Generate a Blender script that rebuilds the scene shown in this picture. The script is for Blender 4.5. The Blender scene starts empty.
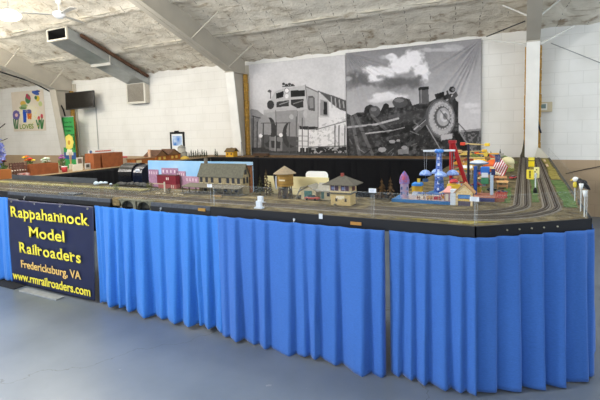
import bpy, bmesh, math, random
import numpy as np
from mathutils import Vector, Matrix, noise as mnoise

random.seed(7)
scn = bpy.context.scene
COL = scn.collection
PI = math.pi

# ------------------------------------------------------------------ camera, world, sun, exposure
CAM_H = 1.59
def camera():
    F, PY, YAW, PITCH, ROLL = 434.26, 163.2, -.4782, .08103, .02635
    fw = Vector((math.sin(YAW)*math.cos(PITCH), math.cos(YAW)*math.cos(PITCH), -math.sin(PITCH)))
    r0 = Vector((math.cos(YAW), -math.sin(YAW), 0)); d0 = -r0.cross(fw)
    c, s = math.cos(ROLL), math.sin(ROLL)
    rt = c*r0 + s*d0; dn = c*d0 - s*r0
    cd = bpy.data.cameras.new('camera'); cam = bpy.data.objects.new('camera', cd); COL.objects.link(cam)
    up = -dn; bk = -fw
    cam.matrix_world = Matrix(((rt.x, up.x, bk.x, 0), (rt.y, up.y, bk.y, 0), (rt.z, up.z, bk.z, CAM_H), (0, 0, 0, 1)))
    cd.sensor_width = 36; cd.lens = F/600*36; cd.shift_y = (PY-200)/600; cd.clip_start = .02
    scn.camera = cam
camera()
w = bpy.data.worlds.new('sky'); scn.world = w; w.use_nodes = True
bg = w.node_tree.nodes['Background']; bg.inputs[0].default_value = (.72, .84, 1, 1); bg.inputs[1].default_value = 2.1
def sun():
    l = bpy.data.lights.new('sun', 'SUN'); o = bpy.data.objects.new('sun', l); COL.objects.link(o)
    l.energy = 4.2; l.angle = math.radians(3); l.color = (1, .97, .92)
    o.rotation_euler = Vector((0.0, 1, -.517)).to_track_quat('-Z', 'Y').to_euler()
sun()
def fill_lamp(loc, power, color, size=.9):  # unseen fill light added to brighten the room, no fixture behind it
    l = bpy.data.lights.new('fill_light', 'POINT'); l.shadow_soft_size = .35
    l.energy = power; l.color = color
    o = bpy.data.objects.new('fill_light', l); COL.objects.link(o); o.location = loc
for x, y, z, p, c in ((-11.5, 4.2, 3.6, 250, (1, .95, .84)), (-6.2, 3.8, 3.6, 235, (1, .97, .9)), (-1.2, 3.6, 3.5, 125, (.93, .97, 1)),
                      (4.2, 6.0, 3.2, 70, (.80, .91, 1)), (-4.2, -.8, 3.5, 420, (.97, .98, 1)), (2.4, 4.0, 3.0, 90, (.88, .95, 1)), (-9.5, .2, 3.7, 260, (1, .96, .9))):
    fill_lamp((x, y, z), p, c)
scn.view_settings.view_transform = 'Standard'; scn.view_settings.look = 'None'
scn.view_settings.gamma = 1; scn.view_settings.use_curve_mapping = False; scn.view_settings.exposure = 0.0

# ------------------------------------------------------------------ materials
def lin(h):
    h = h.lstrip('#'); v = [int(h[i:i+2], 16)/255 for i in (0, 2, 4)]
    return tuple((c/12.92 if c <= .04045 else ((c+.055)/1.055)**2.4) for c in v)
_M = {}
def M(hexc, rough=.6, var=.0, scale=20, metal=0, bump=0, bscale=60, spec=.4, c2=None):
    key = (hexc, rough, var, scale, metal, bump, bscale, spec, c2)
    if key in _M: return _M[key]
    m = bpy.data.materials.new('paint_'+hexc.strip('#')); m.use_nodes = True
    nt = m.node_tree; b = nt.nodes['Principled BSDF']
    c = lin(hexc)
    b.inputs['Roughness'].default_value = rough; b.inputs['Metallic'].default_value = metal
    b.inputs['Specular IOR Level'].default_value = spec
    b.inputs['Base Color'].default_value = (*c, 1)
    if var or c2 or bump:
        g = nt.nodes.new('ShaderNodeNewGeometry')
    if var or c2:
        n = nt.nodes.new('ShaderNodeTexNoise'); n.inputs['Scale'].default_value = scale; n.inputs['Detail'].default_value = 6
        r = nt.nodes.new('ShaderNodeValToRGB')
        d = lin(c2) if c2 else tuple(x*(1-var) for x in c)
        e = c if c2 else tuple(min(1, x*(1+var)) for x in c)
        r.color_ramp.elements[0].color = (*d, 1); r.color_ramp.elements[1].color = (*e, 1)
        r.color_ramp.elements[0].position = .36; r.color_ramp.elements[1].position = .64
        nt.links.new(g.outputs['Position'], n.inputs['Vector']); nt.links.new(n.outputs['Fac'], r.inputs[0]); nt.links.new(r.outputs[0], b.inputs['Base Color'])
    if bump:
        n2 = nt.nodes.new('ShaderNodeTexNoise'); n2.inputs['Scale'].default_value = bscale; n2.inputs['Detail'].default_value = 4
        bp = nt.nodes.new('ShaderNodeBump'); bp.inputs['Strength'].default_value = bump; bp.inputs['Distance'].default_value = .01
        nt.links.new(g.outputs['Position'], n2.inputs['Vector']); nt.links.new(n2.outputs['Fac'], bp.inputs['Height']); nt.links.new(bp.outputs[0], b.inputs['Normal'])
    _M[key] = m
    return m
def M_emit(hexc, k):
    m = bpy.data.materials.new('glow'); m.use_nodes = True; b = m.node_tree.nodes['Principled BSDF']
    b.inputs['Emission Color'].default_value = (*lin(hexc), 1); b.inputs['Emission Strength'].default_value = k
    return m
def M_glass(alpha=.1, tint='#dfe8ea', rough=.06):
    m = bpy.data.materials.new('clear_acrylic'); m.use_nodes = True; nt = m.node_tree
    b = nt.nodes['Principled BSDF']; b.inputs['Base Color'].default_value = (*lin(tint), 1); b.inputs['Roughness'].default_value = rough
    t = nt.nodes.new('ShaderNodeBsdfTransparent'); mx = nt.nodes.new('ShaderNodeMixShader'); mx.inputs[0].default_value = alpha
    nt.links.new(t.outputs[0], mx.inputs[1]); nt.links.new(b.outputs[0], mx.inputs[2]); nt.links.new(mx.outputs[0], nt.nodes['Material Output'].inputs[0])
    return m
def M_vcol(rough=.75):
    m = bpy.data.materials.new('printed_cloth'); m.use_nodes = True; nt = m.node_tree
    b = nt.nodes['Principled BSDF']; b.inputs['Roughness'].default_value = rough; b.inputs['Specular IOR Level'].default_value = .25
    a = nt.nodes.new('ShaderNodeVertexColor'); a.layer_name = 'print'; nt.links.new(a.outputs[0], b.inputs['Base Color'])
    return m
def nodes(m): return m.node_tree.nodes, m.node_tree.links

def M_block_wall():
    m = bpy.data.materials.new('painted_block'); m.use_nodes = True; N, L = nodes(m); b = N['Principled BSDF']
    b.inputs['Roughness'].default_value = .55; b.inputs['Specular IOR Level'].default_value = .3
    g = N.new('ShaderNodeNewGeometry'); sp = N.new('ShaderNodeSeparateXYZ'); L.new(g.outputs['Position'], sp.inputs[0])
    ad = N.new('ShaderNodeMath'); ad.operation = 'ADD'; L.new(sp.outputs[0], ad.inputs[0]); L.new(sp.outputs[1], ad.inputs[1])
    cb = N.new('ShaderNodeCombineXYZ'); L.new(ad.outputs[0], cb.inputs[0]); L.new(sp.outputs[2], cb.inputs[1])
    br = N.new('ShaderNodeTexBrick'); L.new(cb.outputs[0], br.inputs['Vector'])
    br.inputs['Scale'].default_value = 1; br.inputs['Brick Width'].default_value = .406; br.inputs['Row Height'].default_value = .2
    br.inputs['Mortar Size'].default_value = .006; br.inputs['Mortar Smooth'].default_value = .4
    br.inputs['Color1'].default_value = (1, 1, 1, 1); br.inputs['Color2'].default_value = (.985, .985, .98, 1); br.inputs['Mortar'].default_value = (.90, .90, .89, 1)
    # white paint above 0.94 m, tan below
    gt = N.new('ShaderNodeMath'); gt.operation = 'GREATER_THAN'; gt.inputs[1].default_value = .94; L.new(sp.outputs[2], gt.inputs[0])
    mx = N.new('ShaderNodeMix'); mx.data_type = 'RGBA'; L.new(gt.outputs[0], mx.inputs['Factor'])
    mx.inputs['A'].default_value = (*lin('#b9a184'), 1); mx.inputs['B'].default_value = (*lin('#edebe6'), 1)
    n = N.new('ShaderNodeTexNoise'); n.inputs['Scale'].default_value = 1.3; n.inputs['Detail'].default_value = 8; L.new(g.outputs['Position'], n.inputs['Vector'])
    rp = N.new('ShaderNodeValToRGB'); rp.color_ramp.elements[0].color = (.90, .895, .88, 1); rp.color_ramp.elements[1].color = (1, 1, 1, 1)
    rp.color_ramp.elements[0].position = .3; rp.color_ramp.elements[1].position = .55; L.new(n.outputs['Fac'], rp.inputs[0])
    m1 = N.new('ShaderNodeMix'); m1.data_type = 'RGBA'; m1.blend_type = 'MULTIPLY'; m1.inputs['Factor'].default_value = 1
    m2 = N.new('ShaderNodeMix'); m2.data_type = 'RGBA'; m2.blend_type = 'MULTIPLY'; m2.inputs['Factor'].default_value = 1
    L.new(mx.outputs['Result'], m1.inputs['A']); L.new(br.outputs['Color'], m1.inputs['B'])
    L.new(m1.outputs['Result'], m2.inputs['A']); L.new(rp.outputs[0], m2.inputs['B']); L.new(m2.outputs['Result'], b.inputs['Base Color'])
    bp = N.new('ShaderNodeBump'); bp.inputs['Strength'].default_value = .35; bp.inputs['Distance'].default_value = .008; bp.invert = True
    L.new(br.outputs['Fac'], bp.inputs['Height']); L.new(bp.outputs[0], b.inputs['Normal'])
    return m
def M_floor():
    m = bpy.data.materials.new('painted_concrete'); m.use_nodes = True; N, L = nodes(m); b = N['Principled BSDF']
    b.inputs['Roughness'].default_value = .32; b.inputs['Specular IOR Level'].default_value = .45
    g = N.new('ShaderNodeNewGeometry')
    n = N.new('ShaderNodeTexNoise'); n.inputs['Scale'].default_value = 2.2; n.inputs['Detail'].default_value = 9; L.new(g.outputs['Position'], n.inputs['Vector'])
    rp = N.new('ShaderNodeValToRGB'); rp.color_ramp.elements[0].color = (*lin('#68727e'), 1); rp.color_ramp.elements[1].color = (*lin('#747e8a'), 1)
    rp.color_ramp.elements[0].position = .35; rp.color_ramp.elements[1].position = .65; L.new(n.outputs['Fac'], rp.inputs[0])
    # hairline cracks: a few narrow wandering bands
    v = N.new('ShaderNodeTexVoronoi'); v.feature = 'DISTANCE_TO_EDGE'; v.inputs['Scale'].default_value = .42
    n2 = N.new('ShaderNodeTexNoise'); n2.inputs['Scale'].default_value = 4; n2.inputs['Detail'].default_value = 5; L.new(g.outputs['Position'], n2.inputs['Vector'])
    va = N.new('ShaderNodeVectorMath'); va.operation = 'MULTIPLY_ADD'; va.inputs[1].default_value = (.35, .35, 0); L.new(n2.outputs['Color'], va.inputs[0]); L.new(g.outputs['Position'], va.inputs[2])
    L.new(va.outputs[0], v.inputs['Vector'])
    lt = N.new('ShaderNodeMath'); lt.operation = 'LESS_THAN'; lt.inputs[1].default_value = .0014; L.new(v.outputs['Distance'], lt.inputs[0])
    # worn specks of bare concrete
    n3 = N.new('ShaderNodeTexNoise'); n3.inputs['Scale'].default_value = 9; n3.inputs['Detail'].default_value = 6; L.new(g.outputs['Position'], n3.inputs['Vector'])
    g3 = N.new('ShaderNodeMath'); g3.operation = 'GREATER_THAN'; g3.inputs[1].default_value = .735; L.new(n3.outputs['Fac'], g3.inputs[0])
    m1 = N.new('ShaderNodeMix'); m1.data_type = 'RGBA'; L.new(lt.outputs[0], m1.inputs['Factor']); L.new(rp.outputs[0], m1.inputs['A']); m1.inputs['B'].default_value = (*lin('#5d656e'), 1)
    m2 = N.new('ShaderNodeMix'); m2.data_type = 'RGBA'; L.new(g3.outputs[0], m2.inputs['Factor']); L.new(m1.outputs['Result'], m2.inputs['A']); m2.inputs['B'].default_value = (*lin('#8b9095'), 1)
    L.new(m2.outputs['Result'], b.inputs['Base Color'])
    bp = N.new('ShaderNodeBump'); bp.inputs['Strength'].default_value = .08; bp.inputs['Distance'].default_value = .01; L.new(n2.outputs['Fac'], bp.inputs['Height']); L.new(bp.outputs[0], b.inputs['Normal'])
    return m
def M_foam():
    m = bpy.data.materials.new('sprayed_foam'); m.use_nodes = True; N, L = nodes(m); b = N['Principled BSDF']
    b.inputs['Roughness'].default_value = .85; b.inputs['Specular IOR Level'].default_value = .15
    g = N.new('ShaderNodeNewGeometry')
    n = N.new('ShaderNodeTexNoise'); n.inputs['Scale'].default_value = 2.6; n.inputs['Detail'].default_value = 9; n.inputs['Roughness'].default_value = .65
    L.new(g.outputs['Position'], n.inputs['Vector'])
    rp = N.new('ShaderNodeValToRGB'); e = rp.color_ramp.elements
    e[0].color = (*lin('#a3937c'), 1); e[0].position = .30; e[1].color = (*lin('#ece5d6'), 1); e[1].position = .62
    k = e.new(.42); k.color = (*lin('#dcd4c4'), 1)
    L.new(n.outputs['Fac'], rp.inputs[0])
    mp = N.new('ShaderNodeMapping'); mp.inputs['Scale'].default_value = (1.6, 9, 9); L.new(g.outputs['Position'], mp.inputs[0])
    mp.inputs['Rotation'].default_value = (0, 0, .5)
    n2 = N.new('ShaderNodeTexNoise'); n2.inputs['Scale'].default_value = 1.6; n2.inputs['Detail'].default_value = 7; L.new(mp.outputs[0], n2.inputs['Vector'])
    r2 = N.new('ShaderNodeValToRGB'); r2.color_ramp.elements[0].color = (.62, .56, .48, 1); r2.color_ramp.elements[1].color = (1, 1, 1, 1)
    r2.color_ramp.elements[0].position = .31; r2.color_ramp.elements[1].position = .42; L.new(n2.outputs['Fac'], r2.inputs[0])
    mm = N.new('ShaderNodeMix'); mm.data_type = 'RGBA'; mm.blend_type = 'MULTIPLY'; mm.inputs['Factor'].default_value = .9
    L.new(rp.outputs[0], mm.inputs['A']); L.new(r2.outputs[0], mm.inputs['B'])
    # seams between the insulation sheets, running up the slope
    sp = N.new('ShaderNodeSeparateXYZ'); L.new(g.outputs['Position'], sp.inputs[0])
    wv = N.new('ShaderNodeMath'); wv.operation = 'MULTIPLY_ADD'; wv.inputs[1].default_value = .14; L.new(n.outputs['Fac'], wv.inputs[0])
    sl = N.new('ShaderNodeMath'); sl.operation = 'MULTIPLY_ADD'; sl.inputs[1].default_value = .18; L.new(sp.outputs[1], sl.inputs[0]); L.new(sp.outputs[0], sl.inputs[2]); L.new(sl.outputs[0], wv.inputs[2])
    dv = N.new('ShaderNodeMath'); dv.operation = 'DIVIDE'; dv.inputs[1].default_value = .41; L.new(wv.outputs[0], dv.inputs[0])
    fr = N.new('ShaderNodeMath'); fr.operation = 'FRACT'; L.new(dv.outputs[0], fr.inputs[0])
    lt = N.new('ShaderNodeMath'); lt.operation = 'LESS_THAN'; lt.inputs[1].default_value = .03; L.new(fr.outputs[0], lt.inputs[0])
    gt = N.new('ShaderNodeMath'); gt.operation = 'GREATER_THAN'; gt.inputs[1].default_value = .53; L.new(n2.outputs['Fac'], gt.inputs[0])
    ml = N.new('ShaderNodeMath'); ml.operation = 'MULTIPLY'; L.new(lt.outputs[0], ml.inputs[0]); L.new(gt.outputs[0], ml.inputs[1])
    ms = N.new('ShaderNodeMix'); ms.data_type = 'RGBA'; L.new(ml.outputs[0], ms.inputs['Factor']); L.new(mm.outputs['Result'], ms.inputs['A']); ms.inputs['B'].default_value = (*lin('#8d8271'), 1)
    # rust stains along the eave
    n5 = N.new('ShaderNodeTexNoise'); n5.inputs['Scale'].default_value = 5; n5.inputs['Detail'].default_value = 6; L.new(g.outputs['Position'], n5.inputs['Vector'])
    mr = N.new('ShaderNodeMapRange'); mr.inputs[1].default_value = 7.9; mr.inputs[2].default_value = 8.4; mr.inputs[3].default_value = -.35; mr.inputs[4].default_value = .02; L.new(sp.outputs[1], mr.inputs[0])
    a5 = N.new('ShaderNodeMath'); a5.operation = 'ADD'; L.new(n5.outputs['Fac'], a5.inputs[0]); L.new(mr.outputs[0], a5.inputs[1])
    r5 = N.new('ShaderNodeMapRange'); r5.inputs[1].default_value = .52; r5.inputs[2].default_value = .66; r5.inputs[3].default_value = 0; r5.inputs[4].default_value = .75; L.new(a5.outputs[0], r5.inputs[0])
    m5 = N.new('ShaderNodeMix'); m5.data_type = 'RGBA'; L.new(r5.outputs[0], m5.inputs['Factor']); L.new(ms.outputs['Result'], m5.inputs['A']); m5.inputs['B'].default_value = (*lin('#8a6f52'), 1)
    L.new(m5.outputs['Result'], b.inputs['Base Color'])
    n3 = N.new('ShaderNodeTexNoise'); n3.inputs['Scale'].default_value = 22; n3.inputs['Detail'].default_value = 6; L.new(g.outputs['Position'], n3.inputs['Vector'])
    bp = N.new('ShaderNodeBump'); bp.inputs['Strength'].default_value = .6; bp.inputs['Distance'].default_value = .03; L.new(n3.outputs['Fac'], bp.inputs['Height']); L.new(bp.outputs[0], b.inputs['Normal'])
    return m
def M_cloth(hexc, var=.06):
    m = bpy.data.materials.new('woven_cloth'); m.use_nodes = True; N, L = nodes(m); b = N['Principled BSDF']
    b.inputs['Roughness'].default_value = .9; b.inputs['Specular IOR Level'].default_value = .12
    b.inputs['Sheen Weight'].default_value = .15
    c = lin(hexc); g = N.new('ShaderNodeNewGeometry')
    mp = N.new('ShaderNodeMapping'); mp.inputs['Scale'].default_value = (60, 60, 240); L.new(g.outputs['Position'], mp.inputs[0])
    n = N.new('ShaderNodeTexNoise'); n.inputs['Scale'].default_value = 1; n.inputs['Detail'].default_value = 4; L.new(mp.outputs[0], n.inputs['Vector'])
    rp = N.new('ShaderNodeValToRGB'); rp.color_ramp.elements[0].color = (*[x*(1-var*2) for x in c], 1); rp.color_ramp.elements[1].color = (*[min(1, x*(1+var*2)) for x in c], 1)
    rp.color_ramp.elements[0].position = .35; rp.color_ramp.elements[1].position = .65
    L.new(n.outputs['Fac'], rp.inputs[0]); L.new(rp.outputs[0], b.inputs['Base Color'])
    n4 = N.new('ShaderNodeTexNoise'); n4.inputs['Scale'].default_value = 14; n4.inputs['Detail'].default_value = 5; L.new(g.outputs['Position'], n4.inputs['Vector'])
    bp = N.new('ShaderNodeBump'); bp.inputs['Strength'].default_value = .12; bp.inputs['Distance'].default_value = .006; L.new(n4.outputs['Fac'], bp.inputs['Height']); L.new(bp.outputs[0], b.inputs['Normal'])
    return m
def M_scenery(a, b_, c_, scale=9):
    m = bpy.data.materials.new('scenery'); m.use_nodes = True; N, L = nodes(m); b = N['Principled BSDF']
    b.inputs['Roughness'].default_value = .95; b.inputs['Specular IOR Level'].default_value = .1
    g = N.new('ShaderNodeNewGeometry'); n = N.new('ShaderNodeTexNoise'); n.inputs['Scale'].default_value = scale; n.inputs['Detail'].default_value = 10; n.inputs['Roughness'].default_value = .7
    L.new(g.outputs['Position'], n.inputs['Vector']); rp = N.new('ShaderNodeValToRGB'); e = rp.color_ramp.elements
    e[0].color = (*lin(a), 1); e[0].position = .34; e[1].color = (*lin(c_), 1); e[1].position = .64; k = e.new(.5); k.color = (*lin(b_), 1)
    L.new(n.outputs['Fac'], rp.inputs[0]); L.new(rp.outputs[0], b.inputs['Base Color'])
    n2 = N.new('ShaderNodeTexNoise'); n2.inputs['Scale'].default_value = 150; L.new(g.outputs['Position'], n2.inputs['Vector'])
    bp = N.new('ShaderNodeBump'); bp.inputs['Strength'].default_value = .6; bp.inputs['Distance'].default_value = .006; L.new(n2.outputs['Fac'], bp.inputs['Height']); L.new(bp.outputs[0], b.inputs['Normal'])
    return m

# ------------------------------------------------------------------ mesh building
class MB:
    def __init__(s): s.v = []; s.f = []; s.smooth = False
    def add(s, vs, fs):
        n = len(s.v); s.v += [tuple(p) for p in vs]; s.f += [tuple(i+n for i in f) for f in fs]; return s
    def box(s, x0, x1, y0, y1, z0, z1, rz=0, piv=None):
        vs = [(x, y, z) for x in (x0, x1) for y in (y0, y1) for z in (z0, z1)]
        if rz:
            cx, cy = piv or ((x0+x1)/2, (y0+y1)/2); c, k = math.cos(rz), math.sin(rz)
            vs = [(cx+(x-cx)*c-(y-cy)*k, cy+(x-cx)*k+(y-cy)*c, z) for x, y, z in vs]
        return s.add(vs, [(0, 1, 3, 2), (4, 6, 7, 5), (0, 4, 5, 1), (2, 3, 7, 6), (0, 2, 6, 4), (1, 5, 7, 3)])
    def prism(s, pts, z0, z1):            # footprint in XY
        n = len(pts); vs = [(x, y, z0) for x, y in pts]+[(x, y, z1) for x, y in pts]
        return s.add(vs, [tuple(range(n))[::-1], tuple(range(n, 2*n))]+[(i, (i+1) % n, n+(i+1) % n, n+i) for i in range(n)])
    def prism_xz(s, pts, y0, y1):
        n = len(pts); vs = [(x, y0, z) for x, z in pts]+[(x, y1, z) for x, z in pts]
        return s.add(vs, [tuple(range(n)), tuple(range(n, 2*n))[::-1]]+[(i, n+i, n+(i+1) % n, (i+1) % n) for i in range(n)])
    def prism_yz(s, pts, x0, x1):
        n = len(pts); vs = [(x0, y, z) for y, z in pts]+[(x1, y, z) for y, z in pts]
        return s.add(vs, [tuple(range(n))[::-1], tuple(range(n, 2*n))]+[(i, (i+1) % n, n+(i+1) % n, n+i) for i in range(n)])
    def rod(s, a, b, r0, r1=None, n=8):
        r1 = r0 if r1 is None else r1
        a, b = Vector(a), Vector(b); d = (b-a).normalized()
        u = d.cross(Vector((0, 0, 1)) if abs(d.z) < .9 else Vector((1, 0, 0))).normalized(); v = d.cross(u)
        vs = []
        for c, r in ((a, r0), (b, r1)):
            vs += [c+u*(r*math.cos(2*PI*i/n))+v*(r*math.sin(2*PI*i/n)) for i in range(n)]
        return s.add(vs, [tuple(range(n))[::-1], tuple(range(n, 2*n))]+[(i, (i+1) % n, n+(i+1) % n, n+i) for i in range(n)])
    def tube(s, pts, r, n=6):
        P = [Vector(p) for p in pts]; vs = []
        for i, p in enumerate(P):
            d = (P[min(i+1, len(P)-1)]-P[max(i-1, 0)]).normalized()
            u = d.cross(Vector((0, 0, 1)) if abs(d.z) < .95 else Vector((1, 0, 0))).normalized(); v = d.cross(u)
            vs += [p+u*(r*math.cos(2*PI*k/n))+v*(r*math.sin(2*PI*k/n)) for k in range(n)]
        fs = [tuple(range(n))[::-1], tuple(range(len(vs)-n, len(vs)))]
        for i in range(len(P)-1):
            fs += [(i*n+k, i*n+(k+1) % n, (i+1)*n+(k+1) % n, (i+1)*n+k) for k in range(n)]
        return s.add(vs, fs)
    def ball(s, c, r, sx=1, sy=1, sz=1, nu=12, nv=8, v0=0.0, v1=1.0):
        vs = []; fs = []
        for j in range(nv+1):
            t = PI*(v0+(v1-v0)*j/nv)
            for i in range(nu):
                a = 2*PI*i/nu; vs.append((c[0]+r*sx*math.sin(t)*math.cos(a), c[1]+r*sy*math.sin(t)*math.sin(a), c[2]+r*sz*math.cos(t)))
        for j in range(nv):
            for i in range(nu):
                fs.append((j*nu+i, (j+1)*nu+i, (j+1)*nu+(i+1) % nu, j*nu+(i+1) % nu))
        if v1 < 1: fs.append(tuple(nv*nu+i for i in range(nu))[::-1])
        return s.add(vs, fs)
    def lathe(s, prof, c=(0, 0, 0), n=16, arc=2*PI, a0=0):
        vs = []; fs = []; full = arc > 6.28; m = n if full else n+1
        for r, z in prof:
            vs += [(c[0]+r*math.cos(a0+arc*i/n), c[1]+r*math.sin(a0+arc*i/n), c[2]+z) for i in range(m)]
        for j in range(len(prof)-1):
            for i in range(n):
                k = (i+1) % m
                fs.append((j*m+i, j*m+k, (j+1)*m+k, (j+1)*m+i))
        if full: fs += [tuple(range(m))[::-1], tuple((len(prof)-1)*m+i for i in range(m))]
        return s.add(vs, fs)
    def leaves(s, c, rx, ry, rz, n, size, rnd=random):
        for _ in range(n):
            while True:
                p = Vector((rnd.uniform(-1, 1), rnd.uniform(-1, 1), rnd.uniform(-1, 1)))
                if p.length < 1: break
            p = Vector((c[0]+p.x*rx, c[1]+p.y*ry, c[2]+p.z*rz))
            a = Vector((rnd.gauss(0, 1), rnd.gauss(0, 1), rnd.gauss(0, 1))).normalized(); b = a.orthogonal().normalized()
            k = size*rnd.uniform(.6, 1.3); s.add([p-a*k, p+b*k*.6, p+a*k, p-b*k*.6], [(0, 1, 2, 3)])
        return s
    def build(s, name, mat, parent=None, loc=None, smooth=False, bevel=0):
        me = bpy.data.meshes.new(name); me.from_pydata(s.v, [], s.f); me.update()
        bm = bmesh.new(); bm.from_mesh(me); bmesh.ops.remove_doubles(bm, verts=bm.verts, dist=1e-6); bmesh.ops.recalc_face_normals(bm, faces=bm.faces)
        bm.to_mesh(me); bm.free()
        o = bpy.data.objects.new(name, me); COL.objects.link(o)
        if mat: me.materials.append(mat)
        if parent: o.parent = parent
        if loc: o.location = loc
        if smooth:
            for p in me.polygons: p.use_smooth = True
        if bevel:
            md = o.modifiers.new('bevel', 'BEVEL'); md.width = bevel; md.segments = 2; md.limit_method = 'ANGLE'
        return o
def tag(o, label, cat, group=None):
    o['label'] = label; o['category'] = cat
    if group: o['group'] = group
    return o
def thing(name, label, cat, loc=(0, 0, 0), rz=0, group=None):
    o = bpy.data.objects.new(name, None); COL.objects.link(o); o.empty_display_size = .05
    o.location = loc; o.rotation_euler = (0, 0, rz); return tag(o, label, cat, group)
def struct(name, mb, mat, **k):
    o = mb.build(name, mat, **k); o['kind'] = 'structure'; return o
def stuff(o): o['kind'] = 'stuff'; return o
def B(*a, **k): return MB().box(*a, **k)
def dup(root, loc, rz=None, label=None, group=None):
    r = root.copy(); COL.objects.link(r); r.location = loc
    if rz is not None: r.rotation_euler = (0, 0, rz)
    if label: r['label'] = label
    if group: r['group'] = group
    def rec(src, dst):
        for ch in list(src.children):
            c = ch.copy(); COL.objects.link(c); c.parent = dst; rec(ch, c)
    rec(root, r); return r
def text_part(name, s, size, mat, parent, loc, rot=(PI/2, 0, 0), bold=0.0, depth=.001, width=None, serif=False, align='CENTER'):
    cu = bpy.data.curves.new(name, 'FONT'); cu.body = s; cu.size = size; cu.align_x = align; cu.offset = min(bold, size*.016); cu.extrude = depth
    tmp = bpy.data.objects.new(name, cu); COL.objects.link(tmp)
    bpy.context.view_layer.update(); dg = bpy.context.evaluated_depsgraph_get()
    me = bpy.data.meshes.new_from_object(tmp.evaluated_get(dg)); bpy.data.objects.remove(tmp)
    if width:
        xs = [v.co.x for v in me.vertices]; wd = max(xs)-min(xs); cx = (max(xs)+min(xs))/2
        for v in me.vertices: v.co.x = (v.co.x-cx)*width/wd
    me.materials.clear(); me.materials.append(mat)
    o = bpy.data.objects.new(name, me); COL.objects.link(o); o.parent = parent; o.location = loc; o.rotation_euler = rot
    return o
fbm = lambda p, o=4: mnoise.fractal(Vector(p), 1.0, 2.0, o)

# ------------------------------------------------------------------ the room
WALL_Y = 8.5
ROOF0, SLOPE, RIDGE = 3.15, .34, 2.25
def roof_z(y): return ROOF0+SLOPE*(WALL_Y-y) if y >= RIDGE else ROOF0+SLOPE*(WALL_Y-2*RIDGE+y)
struct('floor', B(-18, 6, -4, 8.7, -.1, 0), M_floor())
wallm = M_block_wall()
struct('wall_back', B(-18, 6, WALL_Y, 8.7, 0, 3.3), wallm)
struct('wall_left', MB().prism_yz([(-4, 0), (8.7, 0), (8.7, 3.2), (RIDGE, 5.6), (-4, 3.2)], -18.2, -18), wallm)
struct('wall_right', MB().box(6, 6.2, -4, 1.5, 0, 3).box(6, 6.2, 7.6, 8.7, 0, 3).prism_yz([(-4, 3), (8.7, 3), (8.7, 3.2), (RIDGE, 5.6), (-4, 3.2)], 6, 6.2), wallm)
wf = MB().box(-18, -9, -4.2, -4, 0, 3.3).box(2.5, 6, -4.2, -4, 0, 3.3).box(-9, 2.5, -4.2, -4, 3.0, 3.4)
struct('wall_front', wf, wallm)
PURLIN = (2.45, 3.65, 4.87, 6.09, 7.31)
def ceiling():
    mb = MB(); nx, ny = 440, 130; vs = []; fs = []
    for j in range(ny+1):
        y = RIDGE+(8.62-RIDGE)*j/ny
        for i in range(nx+1):
            x = -18.1+24.2*i/nx
            d = .024*fbm((x*1.4, y*1.4, 3), 5)+.018*fbm((x*5, y*5, 9), 4)
            for py in PURLIN:          # foam swells against each purlin
                d -= .045*math.exp(-((y-py-.05)/.09)**2)
            if y > 8.2: d -= (y-8.2)*.12*max(0, .2+fbm((x*3.1, y*3, 1), 4))
            vs.append((x, y, roof_z(y)+d))
    for j in range(ny):
        for i in range(nx):
            a = j*(nx+1)+i; fs.append((a, a+1, a+nx+2, a+nx+1))
    mb.add(vs, fs)
    n = len(mb.v); mb.add([(-18.1, RIDGE, roof_z(RIDGE)), (6.1, RIDGE, roof_z(RIDGE)), (6.1, -4.2, roof_z(-4.2)), (-18.1, -4.2, roof_z(-4.2))], [(0, 1, 2, 3)])
    struct('ceiling', mb, M_foam(), smooth=True)
ceiling()
for i, py in enumerate(PURLIN):
    mb = MB(); n = 160
    L = []
    for k in range(n+1):
        x = -18+24*k/n; w_ = .012*fbm((x*2.3, py, 2), 3); L.append((x, w_))
    vs = []; fs = []
    for x, w_ in L: vs += [(x, py-.03+w_*.4, roof_z(py)+.06), (x, py-.025+w_, roof_z(py)-.028+w_), (x, py+.02+w_, roof_z(py)-.038+w_), (x, py+.04, roof_z(py)+.04)]
    for k in range(n):
        for q in range(4): fs.append((4*k+q, 4*k+(q+1) % 4, 4*k+4+(q+1) % 4, 4*k+4+q))
    struct('trim_%d' % (10+i), mb.add(vs, fs), M('#c3bcab', .85, .12, 9, bump=.5, bscale=25))
struct('ceiling_deck', MB().prism_yz([(8.8, 3.45), (RIDGE, roof_z(RIDGE)+.35), (-4.3, 3.45), (-4.3, 3.55), (RIDGE, roof_z(RIDGE)+.5), (8.8, 3.55)], -18.2, 6.2), M('#8a8a86'))
steel = M('#bdb6a8', .55, .05, 3); steelw = M('#e8e6e0', .55, .05, 3); insul = M('#b98f45', .95, .25, 18, bump=.8, bscale=30)
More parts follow.
